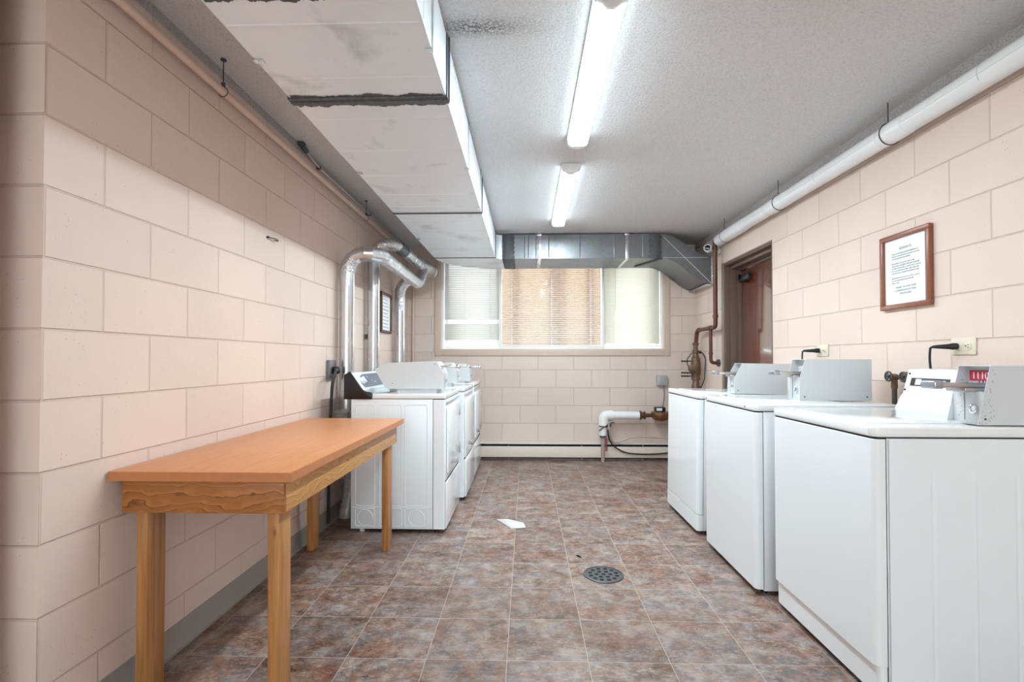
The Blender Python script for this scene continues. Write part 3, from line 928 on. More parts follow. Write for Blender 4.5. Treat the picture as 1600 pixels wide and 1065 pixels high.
# brown sprinkler pipe dropping from the white pipe, with branch and flange
bp_ = thing('sprinkler_pipe', 'brown steel pipe dropping from the white pipe beside the door, with a short branch', 'pipe', (1.83, 5.0, 1.4))
mb = MB().tube([(1.825, 4.95, 2.285), (1.825, 4.95, 1.44), (1.825, 5.48, 1.44), (1.825, 5.52, 1.30)], 0.021, 20, 0.05)
mb.build('pipe', M['brown_pipe'], bp_)
mb = MB().tube([(1.825, 5.08, 1.44), (1.825, 5.08, 1.095), (1.906, 5.08, 1.095)], 0.017, 18, 0.05)
mb.build('branch', M['brown_pipe'], bp_)
for fa, fb, fr_ in (((1.825, 4.95, 1.53), (1.825, 4.95, 1.56), 0.026), ((1.825, 4.95, 2.19), (1.825, 4.95, 2.22), 0.025), ((1.825, 5.055, 1.44), (1.825, 5.105, 1.44), 0.026),
                    ((1.825, 5.4, 1.44), (1.825, 5.42, 1.44), 0.025), ((1.825, 5.08, 1.2), (1.825, 5.08, 1.18), 0.021)):
    MB().cyl(fa, fb, fr_).build('pipe_fitting', M['brown_pipe'], bp_)
MB().cyl((1.89, 5.08, 1.095), (1.908, 5.08, 1.095), 0.036).build('wall_flange', M['iron'], bp_)

bf = thing('backflow_valve', 'brass backflow valve assembly below the brown pipe in the right back corner', 'valve', (1.825, 5.53, 1.0))
VX, VY = 1.825, 5.53
mb = MB()
mb.lathe((VX, VY, 1.315), (0, 0, -1), [(0, 0.022), (0.01, 0.034), (0.03, 0.034), (0.035, 0.024), (0.08, 0.024), (0.085, 0.036), (0.115, 0.036), (0.12, 0.028), (0.16, 0.034), (0.17, 0.044), (0.21, 0.046), (0.24, 0.05),
                                 (0.30, 0.052), (0.34, 0.05), (0.37, 0.04), (0.375, 0.046), (0.405, 0.046), (0.41, 0.034), (0.46, 0.038), (0.47, 0.044), (0.50, 0.044), (0.51, 0.026), (0.62, 0.024)])
mb.build('valve_body', M['brass'], bf)
mb = MB().cyl((VX, VY, 0.72), (VX, VY, 0.03), 0.022)
mb.build('riser', M['brown_pipe'], bf)
mb = MB()
mb.lathe((VX - 0.03, VY - 0.02, 1.03), (-0.6, -0.8, 0), [(0, 0.03), (0.03, 0.045), (0.04, 0.045), (0.05, 0.03), (0.065, 0.012)])
mb.build('bonnet', M['brass'], bf)
mb = MB()
for z in (1.11, 0.985, 0.95):
    mb.cyl((VX - 0.04, VY, z), (VX - 0.15, VY - 0.01, z), 0.006, seg=8)
    for d in (0.08, 0.11, 0.14):
        mb.cyl((VX - d, VY, z), (VX - d - 0.014, VY, z), 0.010, seg=8)
mb.tube([(VX - 0.04, VY, 1.2), (VX - 0.10, VY, 1.12), (VX - 0.06, VY, 1.0)], 0.005, 8, 0.03)
mb.build('test_cock', M['black_plastic'], bf)
mb = MB().tube([(VX + 0.03, VY - 0.02, 1.21), (VX + 0.06, VY - 0.03, 1.205), (VX + 0.075, VY - 0.09, 1.14), (VX + 0.06, VY - 0.09, 0.9), (VX + 0.03, VY - 0.02, 0.80)], 0.0055, 8, 0.05)
mb.lathe((VX + 0.03, VY - 0.045, 1.205), (0, -1, 0), [(0, 0.012), (0.012, 0.016), (0.02, 0.008)])
mb.build('drain_tube', M['black_plastic'], bf)

# security camera
sc_ = thing('security_camera', 'small white bullet security camera below the end of the white pipe', 'camera', (1.76, 4.93, 2.2))
mb = MB()
dirv = Vector((-0.45, -1, -0.05)).normalized()
c0 = Vector((1.79, 5.03, 2.212))
mb.lathe(c0, dirv, [(0, 0.028), (0.004, 0.036), (0.095, 0.038), (0.105, 0.034), (0.106, 0.030), (0.098, 0.027)])
mb.build('body', M['white_plastic'], sc_)
MB().lathe(c0 + dirv * 0.094, dirv, [(0, 0.026), (0.006, 0.026), (0.008, 0.022), (0.009, 0.012)]).build('lens', M['lens'], sc_)
mb = MB().tube([c0 + Vector((0, 0, 0)), c0 + Vector((0.05, 0.03, 0)), (1.908, 5.06, 2.20)], 0.014, 12, 0.03)
mb.cyl((1.895, 5.06, 2.20), (1.908, 5.06, 2.20), 0.03)
mb.build('bracket', M['white_plastic'], sc_)

# ------------------------------------------------------------------ dryer exhaust pipes
def exhaust(label, y, segs, group='dryer exhaust pipes on the left wall'):
    return thing('exhaust_pipe', label, 'exhaust pipe', (-1.29, y, 0.3), group)
PR = 0.0515
EX = -1.29
# pipe behind the nearest dryer
e1 = exhaust('bright exhaust pipe nearest the camera, elbowed low toward the window', 3.61, 0)
MB().cyl((EX, 3.61, 0.28), (EX, 3.61, 1.76), PR).build('riser', M['galv_pipe'], e1)
mb = MB()
elb = [(EX, 3.61, 1.74)]
for k in range(0, 5):
    a = PI - (PI / 2) * k / 4
    elb.append((EX + 0.13 + 0.13 * math.cos(a), 3.61, 1.76 + 0.13 * math.sin(a)))
elb += [(-1.12, 3.62, 1.89), (-1.075, 3.66, 1.888), (-1.062, 3.72, 1.887)]
mb.tube(elb, PR * 1.04, 24)
mb.build('elbow', M['galv_pipe'], e1, ang=12)
mb = MB().tube([elb[1], elb[2], elb[3]], PR * 1.07, 24)
mb.build('foil_tape', M['foil'], e1, ang=12)
MB().tube([(-1.062, 3.72, 1.887), (-1.085, 4.97, 1.887)], PR, 28).build('horizontal_run', M['galv_pipe'], e1)
for y in (3.76, 3.80, 4.05):
    MB().tube([(-1.064, y, 1.887), (-1.064, y + 0.012, 1.887)], PR * 1.05, 28).build('crimp_ring', M['galv_pipe'], e1)
mb = MB().tube([(-1.085, 4.95, 1.887), (-1.086, 5.10, 1.90), (-1.087, 5.22, 2.0), (-1.088, 5.34, 2.10)], PR * 1.03, 24, 0.08)
mb.build('end_elbow', M['foil'], e1, ang=12)
# pipe behind the middle dryer
e2 = exhaust('middle exhaust pipe rising higher with a dark tape band at its elbow', 4.24, 0)
Y2 = 4.24
MB().cyl((EX, Y2, 0.28), (EX, Y2, 1.97), PR).build('riser', M['galv_pipe'], e2)
elb = [(EX, Y2, 1.95)]
for k in range(0, 5):
    a = PI - (PI / 2) * k / 4
    elb.append((EX + 0.12 + 0.12 * math.cos(a), Y2, 1.98 + 0.12 * math.sin(a)))
elb += [(-1.13, Y2 + 0.03, 2.105), (-1.105, Y2 + 0.09, 2.105)]
MB().tube(elb, PR * 1.05, 24).build('elbow', M['foil'], e2, ang=12)
MB().tube([(-1.107, Y2 + 0.07, 2.105), (-1.106, Y2 + 0.13, 2.105), (-1.104, Y2 + 0.30, 2.105)], PR * 1.06, 24).build('tape_band', M['black_tape'], e2, ang=12)
MB().tube([(-1.104, Y2 + 0.28, 2.105), (-1.10, 5.24, 2.115)], PR, 28).build('horizontal_run', M['galv_pipe'], e2)
for y in (4.62, 4.86, 5.0, 5.05, 5.14):
    MB().tube([(-1.102, y, 2.11), (-1.102, y + 0.014, 2.11)], PR * 1.05, 28).build('crimp_ring', M['galv_pipe'], e2)
MB().box(EX - 0.062, EX - 0.05, Y2 - 0.03, Y2 + 0.03, 1.3, 1.34).build('wall_strap', M['iron'], e2)
# pipe behind the farthest dryer
e3 = exhaust('farthest exhaust pipe beside the back corner, taped foil at its top', 5.13, 0)
MB().cyl((EX, 5.13, 0.28), (EX, 5.13, 1.80), PR).build('riser', M['galv_pipe'], e3)
MB().tube([(EX, 5.13, 1.62), (EX, 5.13, 1.84), (EX + 0.06, 5.13, 1.93), (-1.12, 5.18, 1.95)], PR * 1.04, 24, 0.07).build('foil_tape', M['foil'], e3, ang=12)
# collector into the back wall
co = thing('exhaust_collector', 'fatter foil-taped collector pipe going through the back wall beside the window', 'exhaust pipe', (-1.09, 5.5, 2.12))
mb = MB().tube([(-1.10, 5.22, 2.113), (-1.10, 5.25, 2.113), (-1.095, 5.34, 2.118), (-1.088, 5.70, 2.122)], 0.07, 28, radii=[0.054, 0.058, 0.075, 0.078])
mb.build('body', M['galv_pipe'], co)
mb = MB().tube([(-1.10, 5.20, 2.113), (-1.10, 5.26, 2.113), (-1.096, 5.33, 2.117), (-1.093, 5.40, 2.12)], 0.07, 28, radii=[0.056, 0.060, 0.076, 0.0795])
mb.build('foil_tape', M['foil'], co, ang=12)
mb = MB().tube([(-1.088, 5.68, 2.122), (-1.087, 5.70, 2.122), (-1.086, 5.76, 2.122), (-1.086, 5.778, 2.122)], 0.08, 28, radii=[0.080, 0.084, 0.084, 0.082])
mb.build('wall_collar', M['galv_pipe'], co)

# thin painted conduit up the back wall beside the left corner
bc = MB().tube([(-1.295, B - 0.014, 0.2), (-1.295, B - 0.014, 2.05)], 0.0125, 12)
tag(bc.build('back_wall_pipe', M['pink_pipe'], origin=(-1.295, B - 0.014, 0.2)), 'thin pink painted upright pipe on the back wall beside the left corner', 'pipe')

# wall hook
hk = MB()
hk.cyl((L + 0.001, 2.62, 1.772), (L + 0.012, 2.62, 1.772), 0.006, seg=10)
hk.tube([(L + 0.004, 2.62, 1.772), (L + 0.02, 2.65, 1.772), (L + 0.022, 2.69, 1.776), (L + 0.022, 2.70, 1.768), (L + 0.016, 2.67, 1.766)], 0.0028, 8, 0.01)
tag(hk.build('wall_hook', M['black_plastic'], origin=(L, 2.62, 1.772)), 'small black hook alone on the left block wall above the table', 'hook')

# ------------------------------------------------------------------ outlets
def outlet(label, y, z, group=None):
    t = thing('wall_outlet', label, 'outlet', (R_, y, z), 'ivory duplex outlets on the right wall')
    MB().box(R_ - 0.007, R_ - 0.0005, y - 0.0625, y + 0.0625, z - 0.037, z + 0.037, 0.002).build('cover_plate', M['outlet_ivory'], t)
    for s in (-1, 1):
        o = MB().lathe((R_ - 0.006, y + s * 0.026, z), (-1, 0, 0), [(0, 0.0175), (0.0035, 0.0175), (0.004, 0.0165)]).build('receptacle', M['outlet_ivory'], t)
        mb = MB()
        for dy, dz in ((-0.004, 0.006), (-0.004, -0.006)):
            mb.box(R_ - 0.0106, R_ - 0.0098, y + s * 0.026 + dy - 0.004, y + s * 0.026 + dy + 0.004, z + dz - 0.0012, z + dz + 0.0012)
        mb.cyl((R_ - 0.0098, y + s * 0.026 + 0.008, z), (R_ - 0.0106, y + s * 0.026 + 0.008, z), 0.003, seg=10)
        mb.build('slots', M['black_plastic'], o)
    return t
outlet('ivory duplex outlet above the nearest washing machine, black plug in its left side', 2.267, 1.187)
outlet('ivory duplex outlet beside the door, black plug in it, above the middle washer', 3.32, 1.187)
def cord(label, y, z, y2, x2, z2):
    t = thing('power_cord', label, 'cord', (R_ - 0.03, y, z), 'black washer power cords')
    mb = MB()
    mb.lathe((R_ - 0.0107, y, z), (-1, 0.25, -0.02), [(0, 0.0145), (0.018, 0.015), (0.03, 0.012), (0.07, 0.0085), (0.09, 0.006)], 16)
    mb.build('plug', M['black_plastic'], t)
    x1 = R_ - 0.09
    MB().tube([(x1, y + 0.02, z - 0.001), (x1 - 0.012, y + 0.03, z - 0.004), (x1 - 0.013, y + 0.034, z - 0.05), (x2, y2, z2)], 0.0048, 10, 0.03).build('cable', M['rubber'], t)
    return t
cord('black plug and cord hanging from the outlet above the nearest washer', 2.293, 1.187, 2.33, R_ - 0.07, 0.75)
cord('black plug and cord hanging from the outlet beside the door', 3.346, 1.187, 3.40, R_ - 0.06, 0.75)

ol = thing('dryer_outlet', 'grey square outlet box on the left wall between table and dryer', 'outlet', (L, 3.5, 1.07))
MB().box(L + 0.0005, L + 0.028, 3.42, 3.53, 1.0, 1.125, 0.004).build('box', M['outlet_grey'], ol)
MB().lathe((L + 0.028, 3.475, 1.055), (1, 0, 0), [(0, 0.027), (0.003, 0.027), (0.004, 0.023)]).build('receptacle', M['black_plastic'], ol)
dcord = thing('power_cord', 'thick black dryer cord drooping from the grey outlet to the floor', 'cord', (L + 0.04, 3.48, 1.05))
mb = MB().box(L + 0.032, L + 0.075, 3.45, 3.5, 1.03, 1.08, 0.01, 3)
mb.build('plug', M['black_plastic'], dcord)
MB().tube([(L + 0.06, 3.46, 1.055), (L + 0.09, 3.36, 1.06), (L + 0.085, 3.31, 0.97), (L + 0.07, 3.30, 0.5), (L + 0.07, 3.30, 0.06)], 0.0095, 10, 0.06, flat=1.5).build('cable', M['rubber'], dcord)

# crumpled flexible duct stuffed behind nearest dryer
mb = MB()
pts = [(-1.225, 3.44, 0.06)] ; rad = [0.05]
for k in range(40):
    u = k / 39
    pts.append((-1.225 + 0.02 * math.sin(u * 5), 3.44 + 0.04 * math.sin(u * 4), 0.08 + u * 0.70)); rad.append(0.046 + 0.007 * (k % 2))
mb.tube(pts, 0.05, 18, radii=rad)
tag(mb.build('flexible_duct', M['bag'], ang=60, origin=(-1.25, 3.42, 0.06)), 'crumpled pale flexible duct bunched behind the nearest dryer', 'duct')

# ------------------------------------------------------------------ framed notices
def scribble(mb, y0, y1, z, h, face_x, sgn, rnd, justify=1.0):
    """one line of small illegible print: runs of word-sized strokes"""
    y = y0
    while abs(y - y0) < abs(y1 - y0) * justify:
        w = rnd.uniform(0.004, 0.013)
        d = 1 if y1 > y0 else -1
        n = max(2, int(w / 0.0016))
        for i in range(n):
            a = y + d * i * 0.0016
            hh = h * rnd.choice((0.6, 0.6, 1.0))
            mb.box(face_x, face_x + sgn * 0.0003, min(a, a + d * 0.0010), max(a, a + d * 0.0010), z, z + hh)
        y += d * (n * 0.0016 + 0.0028)
fr_r = thing('framed_notice', 'framed notice to tenants in a reddish wood frame on the right wall', 'framed notice', (R_, 2.59, 1.58))
FY0_, FY1_, FZ0, FZ1 = 2.425, 2.760, 1.386, 1.772
mb = MB()
w_ = 0.026
for q in ((FY0_, FY1_, FZ0, FZ0 + w_), (FY0_, FY1_, FZ1 - w_, FZ1), (FY0_, FY0_ + w_, FZ0 + w_ - .003, FZ1 - w_ + .003), (FY1_ - w_, FY1_, FZ0 + w_ - .003, FZ1 - w_ + .003)):
    mb.box(R_ - 0.024, R_ - 0.0008, q[0], q[1], q[2], q[3], 0.005, 3)
mb.build('frame', M['oak'], fr_r)
MB().box(R_ - 0.010, R_ - 0.008, FY0_ + w_ - .004, FY1_ - w_ + .004, FZ0 + w_ - .004, FZ1 - w_ + .004).build('paper', M['paper'], fr_r)
mb = MB()
rnd = random.Random(3)
fx = R_ - 0.0101
# writing runs from larger y to smaller y when seen from the room
rotm = Matrix(((0, 0, -1, 0), (-1, 0, 0, 0), (0, 1, 0, 0), (0, 0, 0, 1)))
def rtext(mb, s, size, y, z, x=fx, align='CENTER'):
    text_into(mb, s, size, Matrix.Translation((x, y, z)) @ rotm, align)
YC = 2.592
rtext(mb, 'RESIDENTS', 0.0165, YC, 1.688)
zz = 1.668
for grp in (3, 5, 3):
    for k in range(grp):
        j = (0.94, 0.98, 0.62)[k] if grp == 3 else (0.82, 0.97, 1.0, 0.93, 0.99)[k]
        if grp == 3 and zz < 1.6:
            j = (1.0, 0.78, 0.28)[k]
        scribble(mb, YC + 0.093, YC - 0.092, zz - k * 0.0125, 0.0062, fx, -1, rnd, j)
    zz -= grp * 0.0125 + 0.0125
rtext(mb, 'THANK YOU FOR YOUR', 0.0125, YC, 1.492)
rtext(mb, 'COOPERATION IN THESE', 0.0125, YC, 1.476)
rtext(mb, 'PROCEDURES', 0.0125, YC, 1.460)
mb.build('print', M['ink'], fr_r, fixn=True)

fr_l = thing('framed_notice', 'dark framed notice on the left wall between the middle and farthest exhaust pipes', 'framed notice', (L, 4.85, 1.58))
A0, A1, A2, A3 = 4.672, 5.022, 1.383, 1.768
mb = MB()
for q in ((A0, A1, A2, A2 + w_), (A0, A1, A3 - w_, A3), (A0, A0 + w_, A2 + w_ - .003, A3 - w_ + .003), (A1 - w_, A1, A2 + w_ - .003, A3 - w_ + .003)):
    mb.box(L + 0.0008, L + 0.024, q[0], q[1], q[2], q[3], 0.005, 3)
mb.build('frame', M['dark_frame'], fr_l)
MB().box(L + 0.008, L + 0.010, A0 + w_ - .004, A1 - w_ + .004, A2 + w_ - .004, A3 - w_ + .004).build('paper', M['paper'], fr_l)
mb = MB()
z = 1.70
for k in range(9):
    scribble(mb, A0 + 0.05, A0 + 0.05 + (0.22, 0.2, 0.23)[k % 3], z, 0.006, L + 0.0101, 1, rnd)
    z -= 0.033
mb.build('print', M['ink'], fr_l)

# ------------------------------------------------------------------ folding table
tb = thing('work_table', 'long wood-topped table with plywood apron against the left wall', 'table', (-1.06, 2.37, 0))
TX0, TX1, TY0, TY1 = -1.358, -0.757, 1.615, 3.118
top_ = MB().box(TX0, TX1, TY0, TY1, 0.7345, 0.7665, 0.0015)
tp = top_.build('tabletop', M['laminate'], tb)
mb = MB()
mb.box(TX0 + 0.001, TX1 + 0.0006, TY0 - 0.0008, TY0 + 0.0002, 0.735, 0.7645)
mb.box(TX1 - 0.0002, TX1 + 0.0008, TY0, TY1, 0.735, 0.7645)
lab(mb.build('edge_band', M['edge'], tp), 'orange-brown edge band')
AZ0, AZ1 = 0.626, 0.734
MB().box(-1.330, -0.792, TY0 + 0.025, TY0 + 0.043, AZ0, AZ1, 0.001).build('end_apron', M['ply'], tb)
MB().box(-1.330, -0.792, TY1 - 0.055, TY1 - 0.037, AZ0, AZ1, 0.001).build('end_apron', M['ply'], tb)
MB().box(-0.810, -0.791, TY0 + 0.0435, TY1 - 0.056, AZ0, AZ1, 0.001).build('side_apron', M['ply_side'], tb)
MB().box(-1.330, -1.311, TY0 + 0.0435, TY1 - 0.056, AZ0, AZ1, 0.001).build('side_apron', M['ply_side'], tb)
for (lx, ly, dx) in ((-0.851, 1.66, 0.004), (-1.296, 1.66, 0), (-0.851, 2.975, 0), (-1.296, 2.975, 0)):
    mb = MB().prism([(lx, 0.0), (lx + 0.038, 0.0), (lx + 0.038 - dx, AZ1), (lx - dx, AZ1)], 'xz', ly, ly + 0.087, 0.004, 2)
    mb.build('leg', M['leg'], tb)

# ------------------------------------------------------------------ coin box (shared)
def coin_box(parent, x0, x1, y0, y1, z0, z1, slope=0.05, mat=None, counter=False, slope_full=False):
    """local frame: machine front toward -x. x0 = front of case, x1 = rear; y0..y1 the width."""
    mat = mat or M['coin_paint']
    h = z1 - z0
    k_ = 0.0 if slope_full else 0.58
    prof = [(x0, z0), (x1, z0), (x1, z1), (x0 + slope, z1)] + ([] if slope_full else [(x0 + slope * 0.12, z0 + h * k_)])
    w = 0.0025
    cb = MB()
    # folded side plates and the recessed face between them
    cb.prism(prof, 'xz', y0, y0 + w); cb.prism(prof, 'xz', y1 - w, y1)
    a_, b_ = y0 + w, y1 - w
    cb.box(x0 + slope, x1, a_, b_, z1 - w, z1)
    cb.box(x1 - w, x1, a_, b_, z0, z1 - w)
    lo = x0 + (slope * 0.5 if slope_full else 0.004)
    cb.box(lo, lo + 0.004, a_, b_, z0 + 0.003, z0 + h * 0.54)
    cb.box(lo - 0.002, x0 + slope + 0.03, a_, b_, z0 + h * 0.54, z0 + h * 0.56)
    cb.box(x0 + slope + 0.03, x0 + slope + 0.034, a_, b_, z0 + h * 0.56, z1 - w)
    cb.box(x0 + 0.004, x1 - w, a_, b_, z0, z0 + 0.003)
    ob = cb.build('coin_box', mat, parent, local=True)
    ym = (y0 + y1) / 2
    zs = z0 + h * 0.66
    s = MB()
    s.box(x0 - 0.085, x0 + slope + 0.02, ym - 0.028, ym + 0.028, zs - 0.008, zs + 0.008, 0.002)
    s.box(x0 - 0.02, x0 + slope + 0.02, ym - 0.040, ym + 0.040, zs - 0.022, zs - 0.008, 0.003)
    s.build('coin_slide', M['steel'], ob, local=True)
    k = MB()
    k.box(x0 - 0.115, x0 - 0.082, ym - 0.032, ym + 0.032, zs - 0.012, zs + 0.016, 0.006, 3)
    k.build('slide_handle', M['satin'], ob, local=True)
    lk = MB().lathe((lo, y0 + (y1 - y0) * 0.30, z0 + h * 0.26), (-1, 0, 0), [(0, 0.016), (0.006, 0.016), (0.007, 0.011), (0.004, 0.010), (0.004, 0.002)])
    lk.build('lock', M['chrome'], ob, local=True)
    MB().box(lo - 0.001, lo + 0.0005, ym + 0.012, ym + 0.0136, z0 + 0.01, z0 + h * 0.53).build('panel_seam', M['screw'], ob, local=True)
    sw = MB()
    sw.cyl((x0 + 0.025, y0 - 0.0015, z0 + 0.02), (x0 + 0.025, y0 + 0.001, z0 + 0.02), 0.004, seg=10)
    sw.cyl((x1 - 0.025, y0 - 0.0015, z0 + 0.02), (x1 - 0.025, y0 + 0.001, z0 + 0.02), 0.004, seg=10)
    sw.build('screw', M['screw'], ob, local=True)
    if counter:
        cx = x0 + slope + 0.0268
        MB().box(cx, cx + 0.003, y0 + 0.008, y1 - 0.012, z1 - 0.052, z1 - 0.016).build('price_strip', M['red'], ob, local=True)
        tx = MB()
        text_into(tx, '11100', 0.034, Matrix.Translation((cx - 0.0006, y1 - 0.022, z1 - 0.046)) @ rotm, 'LEFT')
        tx.build('price_digits', M['white_print'], ob, local=True, fixn=True)
        st = MB()
        for i in range(5):
            st.cyl((cx - 0.004, y0 + 0.02 + i * 0.014, z1 - 0.056), (cx + 0.004, y0 + 0.02 + i * 0.014, z1 - 0.056), 0.004, seg=8)
        st.build('coin_slots', M['chrome'], ob, local=True)
    return ob

# ------------------------------------------------------------------ washing machines (local frame: base centre at origin, front toward -x)
def rounded_front(x0, x1, y0, y1, z0, z1, r, seg=6):
    pts = [(x1, y0), (x1, y1)]
    for k in range(seg + 1):
        a = PI / 2 + (PI / 2) * k / seg
        pts.append((x0 + r + r * math.cos(a), y1 - r + r * math.sin(a)))
    for k in range(seg + 1):
        a = PI + (PI / 2) * k / seg
        pts.append((x0 + r + r * math.cos(a), y0 + r + r * math.sin(a)))
    return pts

def washer(name, label, x_front, y_near, w=0.685, d=0.67, h=0.905, toe='none', ribs=False, box=None, console=True, logo=False, chip=False, screws=False):
    t = thing(name, label, 'washing machine', (x_front + d / 2, y_near + w / 2, 0), 'coin operated top load washers on the right')
    xf, xb, y0, y1 = -d / 2, d / 2, -w / 2, w / 2
    zt0 = h - 0.034
    seam = xf + 0.042
    body = MB()
    z0 = 0.022
    # rear cabinet with side panels
    body.box(seam, xb, y0 + 0.001, y1 - 0.001, z0, zt0 - 0.004, 0.002)
    ob = body.build('cabinet', M['enamel_side'], t, local=True)
    if ribs:
        def side(u, v):
            x = seam + 0.004 + u * (xb - seam - 0.006)
            z = z0 + 0.002 + v * (zt0 - z0 - 0.008)
            dep = 0.0
            fade = 1 / (1 + math.exp(-((0.742 - z) * 120)))
            for rx, amp in ((0.187, 0.0026), (0.320, -0.0026), (0.455, 0.0026)):
                q = (x - xf - rx) / 0.005
                dep += amp * math.exp(-q * q) * fade
            q = ((x - xf - 0.385) / 0.016) ** 2 + ((z - 0.655) / 0.02) ** 2
            dep += 0.0038 * math.exp(-q)
            return (x, y0 - 0.0035 + dep, z)
        sp = MB().grid(side, 260, 70)
        lab(sp.build('side_panel', M['enamel_side'], t, local=True, ang=80), 'stamped side panel with a small round dent')
    # front panel wrapping the corners
    fp = MB()
    zf0 = 0.125 if toe == 'recess' else (0.03 if toe == 'none' else 0.125)
    fp.prism(rounded_front(xf, seam - 0.003, y0, y1, 0, 0, 0.022), 'xy', zf0, zt0 - 0.006, 0.0015, 1)
    fp.build('front_panel', M['enamel'], t, local=True)
    if toe in ('recess', 'flat'):
        tp_ = MB()
        off = 0.012 if toe == 'recess' else 0.0
        tp_.prism(rounded_front(xf + off, seam - 0.0015, y0 + off * 0.3, y1 - off * 0.3, 0, 0, 0.018), 'xy', z0, zf0 - (0.004 if toe == 'flat' else -0.004), 0.0015, 1)
        tpo = tp_.build('toe_panel', M['enamel'], t, local=True)
    gap = MB()
    gap.box(seam - 0.0031, seam + 0.001, y0 + 0.003, y1 - 0.003, z0 + .01, zt0 - 0.004)
    gap.box(xf + 0.01, xb - 0.01, y0 + 0.006, y1 - 0.006, zt0 - 0.007, zt0 + 0.001)
    gap.build('gap_shadow', M['black_gap'], ob, local=True)
    # top deck
    tk = MB()
    tk.prism(rounded_front(xf - 0.004, xb, y0 - 0.002, y1 + 0.002, 0, 0, 0.03), 'xy', zt0, h, 0.007, 3)
    deck = tk.build('top_deck', M['enamel_old'], t, local=True)
    lid = MB()
    lid.prism(rounded_front(xf + 0.05, xf + 0.46, y0 + 0.09, y1 - 0.09, 0, 0, 0.03), 'xy', h - 0.002, h + 0.0035, 0.003, 2)
    lid.build('lid', M['enamel_old'], t, local=True)
    if screws:
        s = MB()
        for yy in (y0 + 0.10, y1 - 0.04):
            s.cyl((xf - 0.0055, yy, zt0 + 0.014), (xf - 0.003, yy, zt0 + 0.014), 0.0045, seg=10)
        s.build('screw', M['screw'], deck, local=True)
    # feet
    for fx_ in (xf + 0.06, xb - 0.06):
        for fy_ in (y0 + 0.05, y1 - 0.05):
            MB().cyl((fx_, fy_, 0.0), (fx_, fy_, z0 + 0.002), 0.018, 0.014, seg=14).build('foot', M['black_plastic'], t, local=True)
    if console:
        cp_ = [(xb - 0.135, h - 0.001), (xb - 0.105, h + 0.062), (xb - 0.098, h + 0.066), (xb - 0.070, h + 0.175), (xb - 0.055, h + 0.182), (xb - 0.02, h + 0.182), (xb - 0.02, h - 0.001)]
        cs = MB().prism(cp_, 'xz', y0 + 0.012, y1 - 0.012, 0.003, 2)
        con = cs.build('console', M['enamel_old'], t, local=True)
        if logo:
            # dark label on the slanted face
            p0 = Vector((xb - 0.098, 0, h + 0.066)); p1 = Vector((xb - 0.070, 0, h + 0.175))
            ax = (p1 - p0).normalized(); nrm = Vector((-ax.z, 0, ax.x))
            if nrm.x > 0: nrm = -nrm
            rot = Matrix((( 0, ax.x, nrm.x, 0), (-1, 0, 0, 0), (0, ax.z, nrm.z, 0), (0, 0, 0, 1)))
            def onface(yy, s, lift):
                return Matrix.Translation(p0 + ax * s + nrm * lift + Vector((0, yy, 0))) @ rot
            m_ = MB().box(0, 0.21, 0, 0.036, -0.0005, 0.0009, mtx=onface(y1 - 0.045, 0.04, 0.0005))
            lb = m_.build('name_label', M['black_print'], con, local=True)
            m_ = MB().box(0.028, 0.060, 0.005, 0.031, 0.0009, 0.0014, mtx=onface(y1 - 0.045, 0.04, 0.0005))
            m_.build('sticker', M['white_print'], lb, local=True)
            m_ = MB()
            text_into(m_, 'MAYTAG', 0.030, onface(y1 - 0.045 - 0.070, 0.048, 0.0017), 'LEFT')
            m_.build('lettering', M['white_print'], lb, local=True, fixn=True)
            m_ = MB()
            for (yy, ss) in ((y1 - 0.028, 0.095), (y1 - 0.022, 0.020)):
                c_ = p0 + ax * ss + Vector((0, yy, 0))
                m_.cyl(c_, c_ + nrm * 0.003, 0.0045, seg=10)
            m_.build('screw', M['black_plastic'], con, local=True)
    if box:
        bx0, bx1, by0, by1, bz0, bz1, sl = box
        coin_box(t, bx0, bx1, by0, by1, bz0, bz1, sl, M['coin_chip'] if chip else M['coin_paint'], counter=chip, slope_full=chip)
    return t

# nearest washer
WA_X, WA_Y, WW, WD = 1.140, 1.705, 0.685, 0.680
def bx(wx, wy, w, d, X0, X1, Y0, Y1, Z0, Z1, s):
    return (X0 - wx - d / 2, X1 - wx - d / 2, Y0 - wy - w / 2, Y1 - wy - w / 2, Z0, Z1, s)
wa = washer('washing_machine', 'nearest white top-load washer, red price strip on its coin box', WA_X, WA_Y, WW, WD, 0.907, toe='recess', ribs=True,
            box=bx(WA_X, WA_Y, WW, WD, 1.500, 1.815, 1.735, 1.860, 0.9105, 1.108, 0.045), console=True, logo=True, chip=True)
wbm = washer('washing_machine', 'middle white top-load washer with a plain smooth front, between two others', 1.095, 2.475, 0.680, WD, 0.914, toe='none', ribs=False,
            box=bx(1.095, 2.475, 0.68, WD, 1.405, 1.770, 2.655, 2.78, 0.9175, 1.130, 0.03), console=False, screws=True)
wcm = washer('washing_machine', 'farthest white washer nearest the window, with a separate toe panel strip', 1.088, 3.30, 0.690, 0.66, 0.900, toe='flat', ribs=False,
            box=bx(1.088, 3.30, 0.69, 0.66, 1.325, 1.71, 3.315, 3.435, 0.9035, 1.10, 0.05), console=False)
wcm.rotation_euler = (0, math.radians(0.9), 0)
wcm.location.z = 0.004

